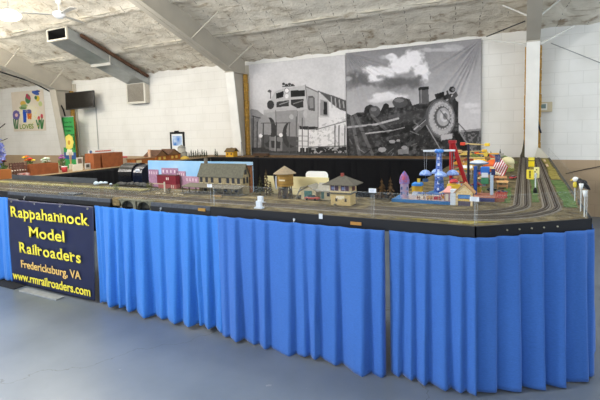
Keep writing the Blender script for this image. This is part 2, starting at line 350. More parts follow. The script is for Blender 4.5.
def steel_frame(i, xc, hw, flange_mat):
    """tapered column against the back wall and the rafter it carries"""
    root = bpy.data.objects.new('trim_%d' % i, None); COL.objects.link(root); root['kind'] = 'structure'
    yb, yt = 8.20, 7.84                    # inner flange line at the base and at the knee
    zk = 2.86
    c = MB().prism_yz([(yb, 0), (yb+.02, 0), (yt+.02, zk), (yt, zk)], xc-hw, xc+hw)
    c.build('column_flange', flange_mat, root)
    MB().prism_yz([(yb+.02, 0), (8.44, 0), (8.44, 3.05), (yt+.02, zk)], xc-.01, xc+.01).build('column_web', steel, root)
    B(xc-hw, xc+hw, 8.44, 8.49, 0, 3.05).build('wall_flange', steel, root)
    y0 = 2.3
    zb = lambda y: zk+.352*(yt-y)
    rb = MB().prism_yz([(yt+.02, zk), (y0, zb(y0)), (y0, zb(y0)+.025), (yt+.02, zk+.025)], xc-hw, xc+hw)
    rb.build('rafter_flange', steel, root)
    MB().prism_yz([(8.44, 2.9), (yt, zk), (y0, zb(y0)), (y0, roof_z(y0)+.02), (8.44, roof_z(8.44)+.02)], xc-.012, xc+.012).build('rafter_web', steel, root)
    # knee plate and the two strips of bare insulation beside the web
    B(xc-hw-.005, xc+hw+.005, yt-.01, 8.44, zk-.02, zk).build('knee_plate', steel, root)
    k = MB()
    for sd, wd in ((1, .085 if i < 3 else .125), (-1, .06 if i < 3 else .10)):
        for z in range(14):
            z0 = .05+z*.2; k.box(xc+sd*.015, xc+sd*(.015+wd+.02*fbm((z, sd, xc), 2)), 8.33, 8.43, z0, z0+.205)
    k.build('insulation', insul, root, bevel=.02)
    br = MB()
    for sd in ((-1, 1) if i < 3 else ()):
        for y, ln in ((yt-.15, .62), (yt-1.3, .62)):
            br.rod((xc+sd*hw*.8, y, zb(y)+.01), (xc+sd*(hw+ln), y+.05, roof_z(y+.05)-.04), .009)
    if i < 3: br.build('flange_brace', M('#c9c2b2', .6), root)
    return root
steel_frame(1, -11.9, .135, steel); steel_frame(2, -5.745, .11, steelw); steel_frame(3, .10, .095, steelw)

# ------------------------------------------------------------------ prints: colour fields laid down in the artwork's own frame
def homography(src, dst):
    A = []; bvec = []
    for (x, y), (u, v) in zip(src, dst):
        A.append([x, y, 1, 0, 0, 0, -u*x, -u*y]); bvec.append(u)
        A.append([0, 0, 0, x, y, 1, -v*x, -v*y]); bvec.append(v)
    h = np.linalg.solve(np.array(A, float), np.array(bvec, float)); return np.append(h, 1).reshape(3, 3)
class Art:
    """paints RGB onto points (x, y) of an artwork"""
    def __init__(s, X, Y, base): s.X = X; s.Y = Y; s.c = np.tile(np.array(base, float), (len(X), 1)); s.rs = np.random.RandomState(5)
    def put(s, mask, col, a=1.0):
        col = np.array(col, float) if np.ndim(col) else np.array([col]*3, float)
        k = (np.asarray(mask, float)*a)[:, None]; s.c = s.c*(1-k)+col*k
    def inside(s, pts):
        X, Y = s.X, s.Y; r = np.zeros(len(X), bool); n = len(pts)
        for i in range(n):
            (x1, y1), (x2, y2) = pts[i], pts[(i+1) % n]
            if y1 == y2: continue
            r ^= ((y1 > Y) != (y2 > Y)) & (X < (x2-x1)*(Y-y1)/(y2-y1)+x1)
        return r
    def poly(s, pts, col, a=1.0): s.put(s.inside(pts), col, a)
    def ell(s, cx, cy, rx, ry, col, a=1.0, soft=0, rot=0):
        dx, dy = s.X-cx, s.Y-cy
        if rot: dx, dy = dx*math.cos(rot)+dy*math.sin(rot), -dx*math.sin(rot)+dy*math.cos(rot)
        d = np.sqrt((dx/rx)**2+(dy/ry)**2)
        m = (d < 1).astype(float) if not soft else np.clip((1-d)/soft+.0, 0, 1)
        s.put(m, col, a)
    def ring(s, cx, cy, rx, ry, w_, col, a=1.0):
        d = np.sqrt(((s.X-cx)/rx)**2+((s.Y-cy)/ry)**2); s.put((d < 1) & (d > 1-w_), col, a)
    def line(s, x1, y1, x2, y2, w_, col, a=1.0):
        dx, dy = x2-x1, y2-y1; L2 = dx*dx+dy*dy
        t = np.clip(((s.X-x1)*dx+(s.Y-y1)*dy)/L2, 0, 1)
        d = np.hypot(s.X-x1-t*dx, s.Y-y1-t*dy); s.put(np.clip((w_/2-d)/.35+.5, 0, 1), col, a)
    def noise(s, scale, seed=0, oct=3):
        out = np.zeros(len(s.X)); amp = 1; tot = 0
        for o in range(oct):
            rs = np.random.RandomState(seed*17+o); g = rs.rand(260, 260)
            x = (s.X/scale*2**o) % 258; y = (s.Y/scale*2**o) % 258
            xi = x.astype(int); yi = y.astype(int); fx = x-xi; fy = y-yi; fx = fx*fx*(3-2*fx); fy = fy*fy*(3-2*fy)
            out += amp*(g[xi, yi]*(1-fx)*(1-fy)+g[xi+1, yi]*fx*(1-fy)+g[xi, yi+1]*(1-fx)*fy+g[xi+1, yi+1]*fx*fy); tot += amp; amp *= .55
        return out/tot
def srgb_lin(c):
    c = np.clip(c/255, 0, 1); return np.where(c <= .04045, c/12.92, ((c+.055)/1.055)**2.4)
def print_sheet(name, x0, x1, z0, z1, y, nx, nz, corners, painter, relief, mat, parent=None, wobble=0):
    """cloth rectangle in the XZ plane; corners = artwork coords of its TL, TR, BR, BL"""
    xs = np.linspace(x0, x1, nx+1); zs = np.linspace(z0, z1, nz+1); XX, ZZ = np.meshgrid(xs, zs); XX = XX.ravel(); ZZ = ZZ.ravel()
    H = homography([(x0, z1), (x1, z1), (x1, z0), (x0, z0)], corners)
    q = H @ np.vstack([XX, ZZ, np.ones_like(XX)]); A = Art(q[0]/q[2], q[1]/q[2], (200, 200, 200)); painter(A)
    U = (XX-x0)/(x1-x0); V = (ZZ-z0)/(z1-z0)
    co = np.stack([XX, y-np.abs(relief(U, V)), ZZ], 1)
    me = bpy.data.meshes.new(name); idx = np.arange((nx+1)*(nz+1)).reshape(nz+1, nx+1)
    f = np.stack([idx[:-1, :-1], idx[:-1, 1:], idx[1:, 1:], idx[1:, :-1]], -1).reshape(-1, 4)
    me.from_pydata(co.tolist(), [], f.tolist()); me.update()
    at = me.color_attributes.new('print', 'FLOAT_COLOR', 'POINT')
    at.data.foreach_set('color', np.concatenate([srgb_lin(A.c), np.ones((len(XX), 1))], 1).astype(np.float32).ravel())
    for p in me.polygons: p.use_smooth = True
    me.materials.append(mat); o = bpy.data.objects.new(name, me); COL.objects.link(o)
    if parent: o.parent = parent
    md = o.modifiers.new('thickness', 'SOLIDIFY'); md.thickness = .003; md.offset = -1
    return o
vc = M_vcol()
TINT = np.array([1.0, .985, .99])
def diesel(A):
    n = A.noise(22, 1); A.c[:] = (205+26*n)[:, None]
    A.put(np.clip((A.Y-100)/45, 0, 1), 206, .5)
    A.poly([(243, 119), (252, 111), (258, 112), (266, 118), (266, 157), (243, 157)], 150)
    A.put(A.inside([(243, 122), (266, 118), (266, 157), (243, 157)]) * A.noise(2.2, 4), 105, .8)
    A.poly([(243, 149), (348, 150), (348, 158), (243, 158)], 70)
    # long hood, cab side and running boards
    A.poly([(305, 87), (319, 93), (348, 102), (348, 152), (296, 152), (297, 108)], 226)
    A.poly([(305, 87), (319, 93), (319, 130), (297, 130), (297, 109)], 178); A.poly([(319, 94), (330, 97), (330, 118), (319, 118)], 196)
    A.poly([(320, 92.5), (334, 96), (348, 101), (348, 112), (341, 110), (335, 106), (329, 101)], 86)
    for x in (332, 336, 340, 344): A.line(x, 97+(x-332)*.4, x+1, 108, 1.0, 182)
    A.poly([(308.7, 97), (313, 96.5), (315.6, 99), (315.6, 112), (309.5, 111)], 92); A.poly([(310, 99), (314, 98.5), (314.2, 109), (310.4, 109)], 142)
    A.poly([(321, 100), (328.5, 102), (328.5, 117), (321, 116)], 150); A.poly([(324.5, 102), (328, 103), (328, 115.5), (324.5, 115)], 42)
    A.line(305, 87, 319, 93, 1.0, 96); A.line(319, 93, 319, 130, .8, 126); A.line(319, 92, 348, 101.5, 1.0, 96); A.line(298, 109, 298, 150, .8, 110)
    A.poly([(299, 112), (306, 111), (306, 127), (299, 127)], 160)
    A.poly([(297, 127), (318.5, 127.5), (318.5, 130.5), (297, 130.5)], 48)
    A.poly([(310, 132.5), (335, 131), (335, 147), (310, 148)], 236); A.poly([(330, 111), (348, 113), (348, 128), (330, 127)], 232)
    A.put(A.inside([(310, 132), (348, 113), (348, 150), (310, 150)]) * (A.noise(2.2, 9) > .6), 150, .45)
    for x in (336, 340, 346): A.line(x, 126, x, 150, 1.0, 66)
    A.line(318, 130, 348, 121, .9, 120); A.line(310, 148, 348, 146, .9, 80)
    A.poly([(300, 149), (348, 147), (348, 153), (300, 154)], 44); A.put(A.inside([(312, 149), (348, 147), (348, 153), (312, 154)])*(A.noise(2, 3) > .55), 200, .8)
    # nose, cab front and roof
    A.poly([(268, 110), (271, 102), (275, 94), (280, 91), (306, 86), (309, 110), (297, 112)], 192)
    A.poly([(264, 112), (276, 110), (298, 109), (297, 152), (277, 153), (266, 150)], 172)
    A.poly([(276, 110), (298, 109), (297, 152), (277, 153)], 152); A.poly([(264, 112), (276, 110), (298, 109), (298, 111), (276, 113), (265, 115)], 186); A.line(276, 112, 277, 136, .7, 112)
    A.ell(292, 118, 2.2, 2.4, 196, .7)
    A.poly([(276.4, 95), (284, 92.5), (284, 98.5), (276.6, 100.5)], 34); A.poly([(291.2, 92), (305.3, 91), (305.5, 97.5), (291.4, 98.5)], 32)
    A.ell(271, 106.5, 3.6, 4.4, 60); A.poly([(277, 103.5), (289.5, 101.5), (289.5, 107.5), (277, 109)], 58); A.poly([(291.5, 101), (304.2, 100), (304.2, 108.5), (298, 109.5), (291.5, 106)], 48); A.line(280, 106, 289, 103, 1, 150); A.line(294, 105, 303, 102, 1, 130)
    A.ell(287.3, 92, 1.9, 2.2, 240); A.ell(287.3, 97.5, 1.9, 2.2, 235); A.ring(287.3, 92, 2.5, 2.8, .2, 110)
    for x in (284, 287, 290, 293): A.ell(x, 85.5+(x % 2), 1.6, 1.3, 58)
    A.line(283, 88, 295, 87, 1, 70); A.ell(270, 93, 2, 1.4, 90)
    A.line(271, 94, 271, 100, .9, 90); A.line(306, 86, 309, 110, .8, 120)
    A.ell(306, 115, 2, 4, 190)
    # walkway braces, coupler, plow, steps, rails
    A.ell(270, 134, 7, 15, 62); A.ell(265, 131, 7, 14, 158); A.ell(291, 136, 8, 13, 62); A.ell(294, 134, 7, 13, 146)
    A.poly([(262, 136), (300, 138), (300, 156), (262, 156)], 62, .75)
    A.poly([(270, 138), (283, 139), (283, 152), (270, 152)], 128); A.poly([(272, 142), (281, 143), (281, 150), (272, 149)], 60)
    A.line(276, 138, 276, 152, 1.2, 165)
    A.ell(261.5, 137.5, 1.8, 1.9, 246); A.ell(281.5, 136.5, 1.8, 1.9, 246)
    for x, t in ((254, 118), (258, 124), (277, 124), (264, 125)): A.line(x, t, x, 156, 1.0, 62)
    for x, t in ((290, 124), (297, 118), (303, 119), (309, 128)): A.line(x, t, x, 154, .9, 86)
    A.line(253, 118, 261, 120, .9, 70); A.line(262, 125, 291, 124, .8, 90)
    A.line(300, 131, 300, 152, 1.6, 225); A.line(306, 131, 306, 152, 1.2, 228)
    for y in (137, 142, 147): A.line(297, y, 309, y, .7, 130)
    A.poly([(243, 153), (300, 155), (300, 158), (243, 158)], 95, .8)
    A.put(np.ones(len(A.X)), 120, 0); A.c += (A.noise(1.6, 7)[:, None]-.5)*18; A.c *= TINT*.97
def steam(A):
    n = A.noise(30, 2); g = 138+np.clip((A.Y-50)/70, 0, 1)*52+np.clip((A.X-420)/60, 0, 1)*18
    A.c[:] = (g+18*(n-.5))[:, None]
    nz = A.noise(7, 3, 4)
    def cloud(cx, cy, rx, ry, col, a=1.0, s=.5):
        d = np.sqrt(((A.X-cx)/rx)**2+((A.Y-cy)/ry)**2)+(nz-.5)*1.1; A.put(np.clip((1-d)/s, 0, 1), col, a)
    for c in ((362, 80, 20, 9, 98, .85), (352, 84, 9, 8, 108, .7), (398, 90, 30, 7, 150, .6)): cloud(*c)
    for c in ((384, 74, 22, 9), (401, 64, 16, 10), (414, 60, 12, 10), (419, 70, 10, 12), (399, 68, 14, 10), (376, 78, 13, 6), (422, 76, 7, 9), (392, 58, 9, 5)): cloud(*c, 236, .97, .35)
    for c in ((400, 82, 24, 7.5, 96, .9), (384, 85, 14, 5, 106, .8), (414, 82, 11, 8, 104, .85), (404, 76, 12, 4, 150, .6)): cloud(*c)
    cloud(391, 97.5, 24, 5, 228, .97, .4); cloud(378, 101, 12, 3, 222, .85); cloud(470, 106, 12, 3.5, 226, .85); cloud(476, 112, 9, 3, 222, .8); cloud(440, 50, 24, 2.4, 200, .7); cloud(452, 47, 14, 3, 196, .6); cloud(386, 58, 8, 3, 205, .6); cloud(349, 80, 4, 3, 205, .6)
    A.poly([(452, 133), (482, 131), (482, 158), (452, 158)], 120)
    A.put(A.inside([(450, 133), (482, 131), (482, 158), (450, 158)])*(A.noise(2.2, 8) > .48), 58, .85)
    A.poly([(460, 131), (482, 129), (482, 131), (460, 133)], 150)
    body = [(346, 113), (352, 116), (358, 113), (364, 113), (366, 107), (371, 105), (377, 108), (380, 113), (383, 106), (386, 104), (389, 108), (394, 108), (396, 100), (402, 98), (410, 100), (412, 106), (419, 104), (428, 103), (440, 97), (452, 94), (458, 104), (458, 130), (462, 140), (470, 158), (346, 158)]
    A.poly(body, 50); ins = A.inside(body)
    A.put(ins*np.clip((A.noise(6, 11)-.5)*5, 0, 1), 24, .8); A.put(ins*np.clip((A.noise(4.5, 12)-.55)*5, 0, 1), 105, .6); A.put(ins*np.clip((A.noise(2, 13)-.60)*7, 0, 1), 130, .4)
    A.poly([(347, 120), (360, 117), (374, 157), (352, 157)], 92, .45); A.poly([(378, 118), (440, 106), (430, 118), (380, 128)], 92, .4); A.poly([(380, 131), (428, 122), (426, 130), (382, 138)], 18, .5)
    A.poly([(419, 89), (428, 88), (429, 104), (419, 105)], 92); A.poly([(418.5, 88), (428.5, 87), (428.5, 90), (418.5, 91)], 40); A.line(421, 91, 421, 103, 1.3, 135)
    A.ell(400, 103, 7.5, 5.5, 78); A.ell(399, 101, 5, 2, 128, .8); A.ell(375, 112, 5.5, 5.5, 84); A.ell(374, 110, 3, 2, 130, .8); A.ell(386, 107, 3, 3, 34); A.line(366, 109, 366, 116, 2, 38)
    A.poly([(412, 128), (440, 104), (456, 92), (458, 96), (444, 108), (416, 134)], 84); A.line(414, 130, 452, 96, 1.5, 178); A.line(418, 126, 440, 106, 1, 50)
    A.poly([(434, 95), (444, 92), (444, 97), (436, 100)], 36)
    A.line(346, 128, 375, 125, 1.8, 178); A.line(376, 125, 398, 119, 2.0, 186); A.line(366, 134, 391, 131, 1.3, 184); A.line(392, 131, 404, 128, 1, 150)
    for p in ((352, 118, 360, 156), (356, 116, 373, 156), (372, 116, 388, 132)): A.line(*p, 3.2, 128, .55)
    for x, y, r in ((392, 142, 3), (398, 141, 2), (382, 150, 4), (404, 148, 3)): A.ell(x, y, r, r*.6, 190, .8)
    A.poly([(398, 150), (408, 148), (408, 154), (398, 155)], 170, .7)
    for i in range(26):
        x = 350+A.rs.rand()*92; y = 124+A.rs.rand()*30; A.line(x, y, x+A.rs.uniform(-9, 9), y+A.rs.uniform(-5, 5), .8, A.rs.choice([30, 150, 120, 45]), .8)
    # smoke box front
    A.ell(440, 119, 15, 19.5, 88); A.ell(441, 119, 13.6, 18.4, 184); A.ring(441, 119, 13.6, 18.4, .09, 120); A.ell(442, 118, 9.6, 13.2, 92); A.ring(442, 118, 9.6, 13.2, .14, 158)
    for i in range(20):
        a = i*2*PI/20; A.ell(441+12.2*math.cos(a), 119+16.6*math.sin(a), .6, .7, 130); A.ell(442+8.6*math.cos(a), 118+11.8*math.sin(a), .7, .8, 196)
    A.ell(443, 117.5, 6.6, 9.2, 172); A.ell(444, 117, 4.2, 5.6, 205); A.ell(445, 117, 2.4, 3.4, 128); A.line(440, 111, 450, 124, 1, 90)
    A.poly([(440, 136), (452, 134), (452, 139), (441, 141)], 190)
    A.ell(452, 90, 3.2, 3, 40); A.ell(452.8, 90, 1.6, 1.6, 130); A.ell(448, 97, 3, 2.5, 50); A.ell(455.5, 104, 2.6, 2.6, 45); A.line(447, 92, 450, 104, 2, 60)
    A.poly([(452, 132), (458, 132), (470, 152), (470, 158), (462, 158)], 28); A.line(458, 131, 472, 152, 1.1, 150); A.line(458, 124, 467, 134, .9, 70); A.line(458, 124, 458, 134, .9, 80)
    A.line(426, 126, 440, 150, .9, 165); A.line(421, 150, 444, 156, 1.5, 120)
    A.c += (A.noise(1.7, 17)[:, None]-.5)*16; A.c *= np.array([1, .985, 1.0])*1.0
def folds_diesel(U, V):
    return .006+.004*np.sin(U*9+V*3)+.004*np.sin(V*14+2*U)*np.exp(-((1-V)/.25)**2)+.012*np.exp(-(U/.05)**2)
def folds_steam(U, V):
    r = .004+.003*np.sin(U*7+2)
    for cx, cz, a0, a1, k in ((0, 1, -1.45, -.12, 26), (1, 1, PI+.35, PI+1.42, 24)):
        dx, dz = (U-cx)*2.54, (V-cz)*2.08; d = np.hypot(dx, dz)+1e-3
        a = np.arctan2(dz, dx); a = np.where(a < -1.6, a+2*PI, a) if cx else a
        t = (a-a0)/(a1-a0); w_ = np.clip(np.minimum(t, 1-t)*6, 0, 1)
        fold = np.abs(np.sin(t*k+1.7*np.sin(t*9)))**3
        r = r+.038*w_*fold*np.exp(-d/1.5)*np.clip(d/.15, 0, 1)
    return r+.004*np.sin(U*60)*np.clip((.25-V)/.25, 0, 1)
b1 = print_sheet('photo_banner', -5.80, -3.28, .985, 3.06, 8.46, 230, 190, [(243.2, 68), (346, 54.5), (348, 156), (247, 157)], diesel, folds_diesel, vc)
tag(b1, 'black and white cloth wall print of a diesel locomotive', 'banner')
b2 = print_sheet('photo_banner', -3.268, -.70, .985, 3.085, 8.46, 250, 200, [(346.2, 54), (482, 38), (480, 157.5), (348, 156)], steam, folds_steam, vc)
tag(b2, 'grey cloth wall print of a steam locomotive under clouds', 'banner')
def quilt(A):
    A.c[:] = np.array([226, 214, 196]); A.c += (A.noise(3, 2)[:, None]-.5)*10
    A.ell(30, 115, 13, 14, (238, 232, 205), .9, .4)
    def petals(cx, cy, r, col, n=8):
        for i in range(n):
            a = i*2*PI/n; A.ell(cx+r*.6*math.cos(a), cy+r*.75*math.sin(a), r*.45, r*.55, col)
    petals(17, 115.5, 4, (108, 98, 160)); A.ell(17.2, 115.5, 1.6, 1.8, (236, 196, 190))
    for x0, x1 in ((14, 15), (16, 16.5), (19, 17.5), (13, 15)): A.line(x0, 120, x1+.6, 129, 1.2, (52, 110, 62))
    A.poly([(24, 110), (28, 110), (27.6, 123), (24.6, 123)], (34, 84, 190)); A.poly([(28.6, 114), (33.4, 114), (32.8, 120), (29, 120)], (214, 112, 48))
    A.ell(30.5, 112, 2.8, 2.2, (92, 90, 150)); A.ell(24.5, 103.5, 3, 2.6, (214, 176, 84)); A.ell(24.5, 108, 3.8, 1.8, (110, 142, 92)); A.ell(26, 106, 3.4, 1.6, (150, 176, 120))
    A.ell(29.8, 99, 3, 5, (76, 128, 82)); A.ell(29, 96, 1.4, 2.6, (170, 60, 86)); A.ell(31.3, 98, 1.3, 2, (180, 70, 90))
    A.ell(38, 93, 4, 1.9, (66, 96, 170), rot=.4); A.ell(40, 91.5, 2.6, 1.2, (52, 80, 156)); A.ell(40, 99, 2, 3, (222, 196, 70)); A.ell(42.5, 104.5, 2, 2.6, (196, 206, 140)); A.ell(38, 98, 1.4, 2, (60, 110, 70))
    for x, y in ((40.5, 119), (43.5, 117)): A.ell(x, y, 1.3, 2.4, (205, 84, 92)); A.line(x, y+1.5, x-.3, 128.5, .9, (60, 120, 66))
    for x0, x1 in ((38, 40), (41, 40), (45, 43.5), (42, 42.5)): A.line(x0, 121, x1, 129, 1.2, (58, 116, 64))
    for k in range(60): A.ell(21+A.rs.rand()*20, 106+A.rs.rand()*22, .35, .35, (238, 222, 120))
q = thing('wall_quilt', 'cream flower quilt with the green word LOVES hanging on the left wall', 'quilt', (-14.18, 8.49, 1.72))
def q_rel(U, V): return .006+.006*np.abs(np.sin(U*7))*np.abs(np.sin(V*8))
print_sheet('quilt_top', -.86, .86, 0, 1.28, 0, 120, 90, [(11.6, 91.5), (46, 89.5), (47.3, 131), (14.3, 132.2)], quilt, q_rel, vc, q)
text_part('lettering', 'LOVES', .21, M('#7d9a35', .8), q, (-.13, -.016, .08), bold=.012, width=.74)
def tall_flower(A):
    A.c[:] = np.array([66, 158, 84])
    A.poly([(60, 153), (80, 153), (80, 160), (60, 160)], (58, 92, 148)); A.poly([(67, 152.5), (74, 152.5), (74, 156), (67, 156)], (226, 222, 210))
    A.put(A.inside([(66, 134), (76, 134), (76, 150), (66, 150)])*(A.noise(1.6, 5) > .45), (40, 96, 50), .8)
    for i in range(8):
        a = i*2*PI/8; A.ell(70+2.6*math.cos(a), 142.5+5*math.sin(a), 1.9, 3.2, (240, 222, 108))
    A.ell(70, 142.5, 2.4, 4.2, (244, 226, 122)); A.ell(70, 143, 1.2, 2.4, (214, 160, 58))
    A.poly([(68, 150), (73, 150), (73, 153), (68, 153)], (242, 236, 214))
gb = thing('rollup_banner', 'tall green roll up banner with a yellow flower beside the left steel column', 'banner', (-11.62, 8.05, 0))
print_sheet('printed_panel', -.265, .265, .06, 2.08, 0, 50, 150, [(62.6, 115.8), (74.6, 115), (78, 187), (67, 187)], tall_flower, lambda U, V: .002+0*U, vc, gb)
B(-.3, .3, -.09, .09, 0, .06).build('base_cassette', M('#b8babb', .35, metal=.8), gb); B(-.275, .275, -.012, .012, 2.07, 2.095).build('top_rail', M('#c8cacb', .35, metal=.8), gb)
MB().rod((0, .03, .05), (0, .03, 2.07), .008).build('support_pole', M('#9a9c9e', .4, metal=.8), gb)
for t, z, wd in (('Garden Club', 1.90, .34), ('Fredericksburg,', 1.78, .42), ('Virginia', 1.66, .22)):
    text_part('lettering', t, .085, M('#174a2b', .8), gb, (0, -.006, z), width=wd)

# ------------------------------------------------------------------ things on and under the ceiling and the wall
zinc = M('#a7abab', .38, .08, 6, metal=.55); zinc2 = M('#b8b6ae', .6, .06, 6)
d = thing('air_duct', 'long square sheet metal duct sloping down under the ceiling to the wall grille', 'duct', (-9.12, 8.34, 2.79))
Y1, Z1 = -2.13, .865                          # open end, relative
def duct_ring(y, z, hw, hh): return [(-hw, y, z-hh), (hw, y, z-hh), (hw, y, z+hh), (-hw, y, z+hh)]
def duct():
    o, i = MB(), MB()
    A0, A1 = duct_ring(.13, .16, .33, .125), duct_ring(Y1, Z1+.12, .33, .125)
    o.add(A0+A1, [(0, 1, 5, 4), (1, 2, 6, 5), (2, 3, 7, 6), (3, 0, 4, 7), (3, 2, 1, 0)])
    o.build('duct_shell', zinc, d)
    A2, A3 = duct_ring(Y1-.002, Z1+.12, .305, .10), duct_ring(Y1+1.0, Z1-.24, .305, .10)
    i.add(A2+A3, [(0, 1, 5, 4), (1, 2, 6, 5), (2, 3, 7, 6), (3, 0, 4, 7), (4, 5, 6, 7)])
    i.build('duct_liner', M('#0d0d0d', .95), d)
    f = MB(); R0, R1 = duct_ring(Y1-.02, Z1+.12, .345, .14), duct_ring(Y1-.02, Z1+.12, .308, .105); R2, R3 = duct_ring(Y1+.02, Z1+.11, .345, .14), duct_ring(Y1+.02, Z1+.11, .308, .105)
    fs = []
    for k in range(4):
        j = (k+1) % 4; fs += [(k, j, 4+j, 4+k), (8+k, 12+k, 12+j, 8+j), (k, 8+k, 8+j, j), (4+k, 4+j, 12+j, 12+k)]
    f.add(R0+R1+R2+R3, fs).build('end_flange', M('#d6d0c2', .6), d)
    for t in (.5,):
        s_ = MB(); R0, R1 = duct_ring(Y1*t-.012, Z1*t+.12, .345, .14), duct_ring(Y1*t+.012, Z1*t+.112, .345, .14)
        s_.add(R0+R1, [(0, 1, 5, 4), (1, 2, 6, 5), (2, 3, 7, 6), (3, 0, 4, 7), (3, 2, 1, 0), (4, 5, 6, 7)]).build('seam_band', zinc2, d)
    w_ = MB(); w_.add([(.345, Y1+.3, Z1+.13), (.40, Y1+.3, Z1+.14), (.40, .05, .28), (.345, .05, .27), (.345, Y1+.3, Z1+.07), (.40, Y1+.3, Z1+.08), (.40, .05, .22), (.345, .05, .21)],
                      [(0, 1, 2, 3), (4, 7, 6, 5), (0, 4, 5, 1), (1, 5, 6, 2), (2, 6, 7, 3), (3, 7, 4, 0)])
    w_.build('wood_strip', M('#5a4030', .8, .2, 20), d)
duct()
g = thing('return_grille', 'square louvred air grille in a cream box on the wall below the duct', 'grille', (-9.17, 8.49, 2.35))
B(-.35, .35, -.14, 0, 0, .56).build('grille_box', M('#c9c2b4', .6, .05), g, bevel=.008)
fr = MB(); fr.box(-.345, .345, -.16, -.138, 0, .045).box(-.345, .345, -.16, -.138, .515, .56).box(-.345, -.30, -.16, -.138, .045, .515).box(.30, .345, -.16, -.138, .045, .515); fr.build('grille_frame', M('#dcd8cc', .5), g)
lv = MB()
for k in range(16): lv.add([(-.30, -.158, .06+k*.029), (.30, -.158, .06+k*.029), (.30, -.142, .08+k*.029), (-.30, -.142, .08+k*.029)], [(0, 1, 2, 3)])
lv.build('louvres', M('#8e877b', .6), g)
f = thing('ceiling_fan', 'white three bladed ceiling fan on a down rod near the duct opening', 'fan', (-7.97, 5.5, 3.86))
MB().rod((0, 0, .06), (0, 0, .30), .014).build('down_rod', M('#e9e7e1', .5), f); MB().lathe([(.012, .30), (.06, .30), (.055, .24), (.02, .2)], n=16).build('canopy', M('#e9e7e1', .5), f, smooth=True)
MB().lathe([(.02, .09), (.10, .075), (.125, .04), (.11, -.01), (.06, -.05), (.01, -.06)], n=20).build('motor_housing', M('#e3e6ea', .35), f, smooth=True)
for k in range(3):
    a = -.25+k*2*PI/3; c, s = math.cos(a), math.sin(a)
    mb = MB(); pts = [(.12, -.02), (.2, -.045), (.66, -.06), (.70, 0), (.66, .06), (.2, .045), (.12, .02)]
    mb.prism([(x*c-y*s, x*s+y*c) for x, y in pts], .015, .022); mb.build('fan_blade', M('#dcdad4', .5), f)
lp = thing('high_bay_lamp', 'glowing lamp hanging from the ceiling in the upper left corner', 'lamp', (-9.0, 5.15, 3.93))
MB().rod((0, 0, .1), (0, 0, .36), .012).build('lamp_stem', M('#b5b5b0', .5), lp); MB().lathe([(.05, .14), (.12, .10), (.14, .02)], n=20).build('lamp_cap', M('#d8d8d4', .4), lp, smooth=True)
MB().ball((0, 0, 0), .21, 1.2, 1, .5, 20, 10).build('lamp_globe', M_emit('#fff3dc', 3), lp, smooth=True)
pl = bpy.data.lights.new('lamp_bulb', 'POINT'); pl.energy = 14; pl.color = (1, .92, .78); pl.shadow_soft_size = .2
po = bpy.data.objects.new('lamp_bulb', pl); COL.objects.link(po); po.parent = lp; po.location = (0, 0, -.3)
tv = thing('wall_television', 'black flat television tilted down on a wall bracket beside the left column', 'television', (-11.09, 8.1, 2.525), 0)
t_ = MB().box(-.52, .52, -.03, .03, -.28, .28).build('tv_body', M('#141416', .35), tv, bevel=.008)
B(-.495, .495, -.036, -.028, -.25, .26).build('screen', M('#17130f', .12, spec=.6), tv)
MB().box(-.15, .15, .03, .08, -.12, .12).rod((0, .06, 0), (0, .38, .02), .025).build('bracket', M('#1b1b1c', .5), tv)
tv.rotation_euler = (-.10, -.05, .30); tv.scale = (.86, .86, .86)
tag(MB().rod((-10.95, 8.48, .3), (-10.95, 8.48, 2.35), .012).build('wall_conduit', M('#b9b9b6', .5)), 'grey conduit running down the wall under the television', 'conduit')
c = thing('wall_calendar', 'black framed calendar with a blue sky picture hanging on the white wall', 'calendar', (-7.93, 8.495, 1.0))
mb = MB().box(-.235, -.19, -.025, 0, -.1, .55).box(.19, .235, -.025, 0, -.1, .55).box(-.235, .235, -.025, 0, .52, .57).box(-.235, .235, -.025, 0, -.12, -.08); mb.build('frame', M('#1a1a1c', .5), c)
B(-.19, .19, -.015, 0, -.08, .52).build('paper', M('#eef0f2', .8), c); B(-.155, .155, -.019, -.014, .22, .47).build('picture', M('#3f7fd0', .7, c2='#cfe0f2', scale=6), c)
MB().box(-.07, .07, -.035, -.02, .55, .60).build('clip', M('#202022', .4, metal=.6), c)
t = thing('wall_thermostat', 'beige thermostat box with a small grey display beside the right column', 'thermostat', (.30, 8.49, 1.75))
B(-.105, .105, -.07, 0, 0, .165).build('case', M('#cdbf9f', .5), t, bevel=.008); B(-.095, .03, -.076, -.068, .03, .145).build('cover_plate', M('#e6e4dc', .4), t); B(-.075, .01, -.08, -.074, .06, .13).build('display', M('#6f8684', .3), t)
cb = [(.165, 8.0, 3.3), (.17, 8.02, 3.1), (.16, 8.1, 2.8), (.155, 8.2, 2.4), (.16, 8.25, 2.0), (.19, 8.28, 1.6), (.24, 8.3, 1.40)]
tag(MB().tube(cb, .016).build('power_cable', M('#17171a', .5)), 'thick black cable hanging down beside the right steel column', 'cable')
cb = [(-13.2, 6.6, 3.45), (-12.9, 7.0, 3.36), (-12.4, 7.6, 3.08), (-12.05, 8.0, 2.75), (-11.85, 8.1, 2.3), (-11.75, 8.15, 1.7), (-11.65, 8.2, 1.35)]
tag(MB().tube(cb, .022).build('power_cable', M('#17171a', .5)), 'black cable curving over the left rafter down the left steel column', 'cable')
tag(MB().tube([(.62, 8.47, .71), (.85, 8.47, .775), (1.15, 8.47, .855), (2.0, 8.47, .98)], .007).build('extension_cord', M('#3b3633', .6)), 'thin dark cord stretched across the tan part of the wall at far right', 'cord')
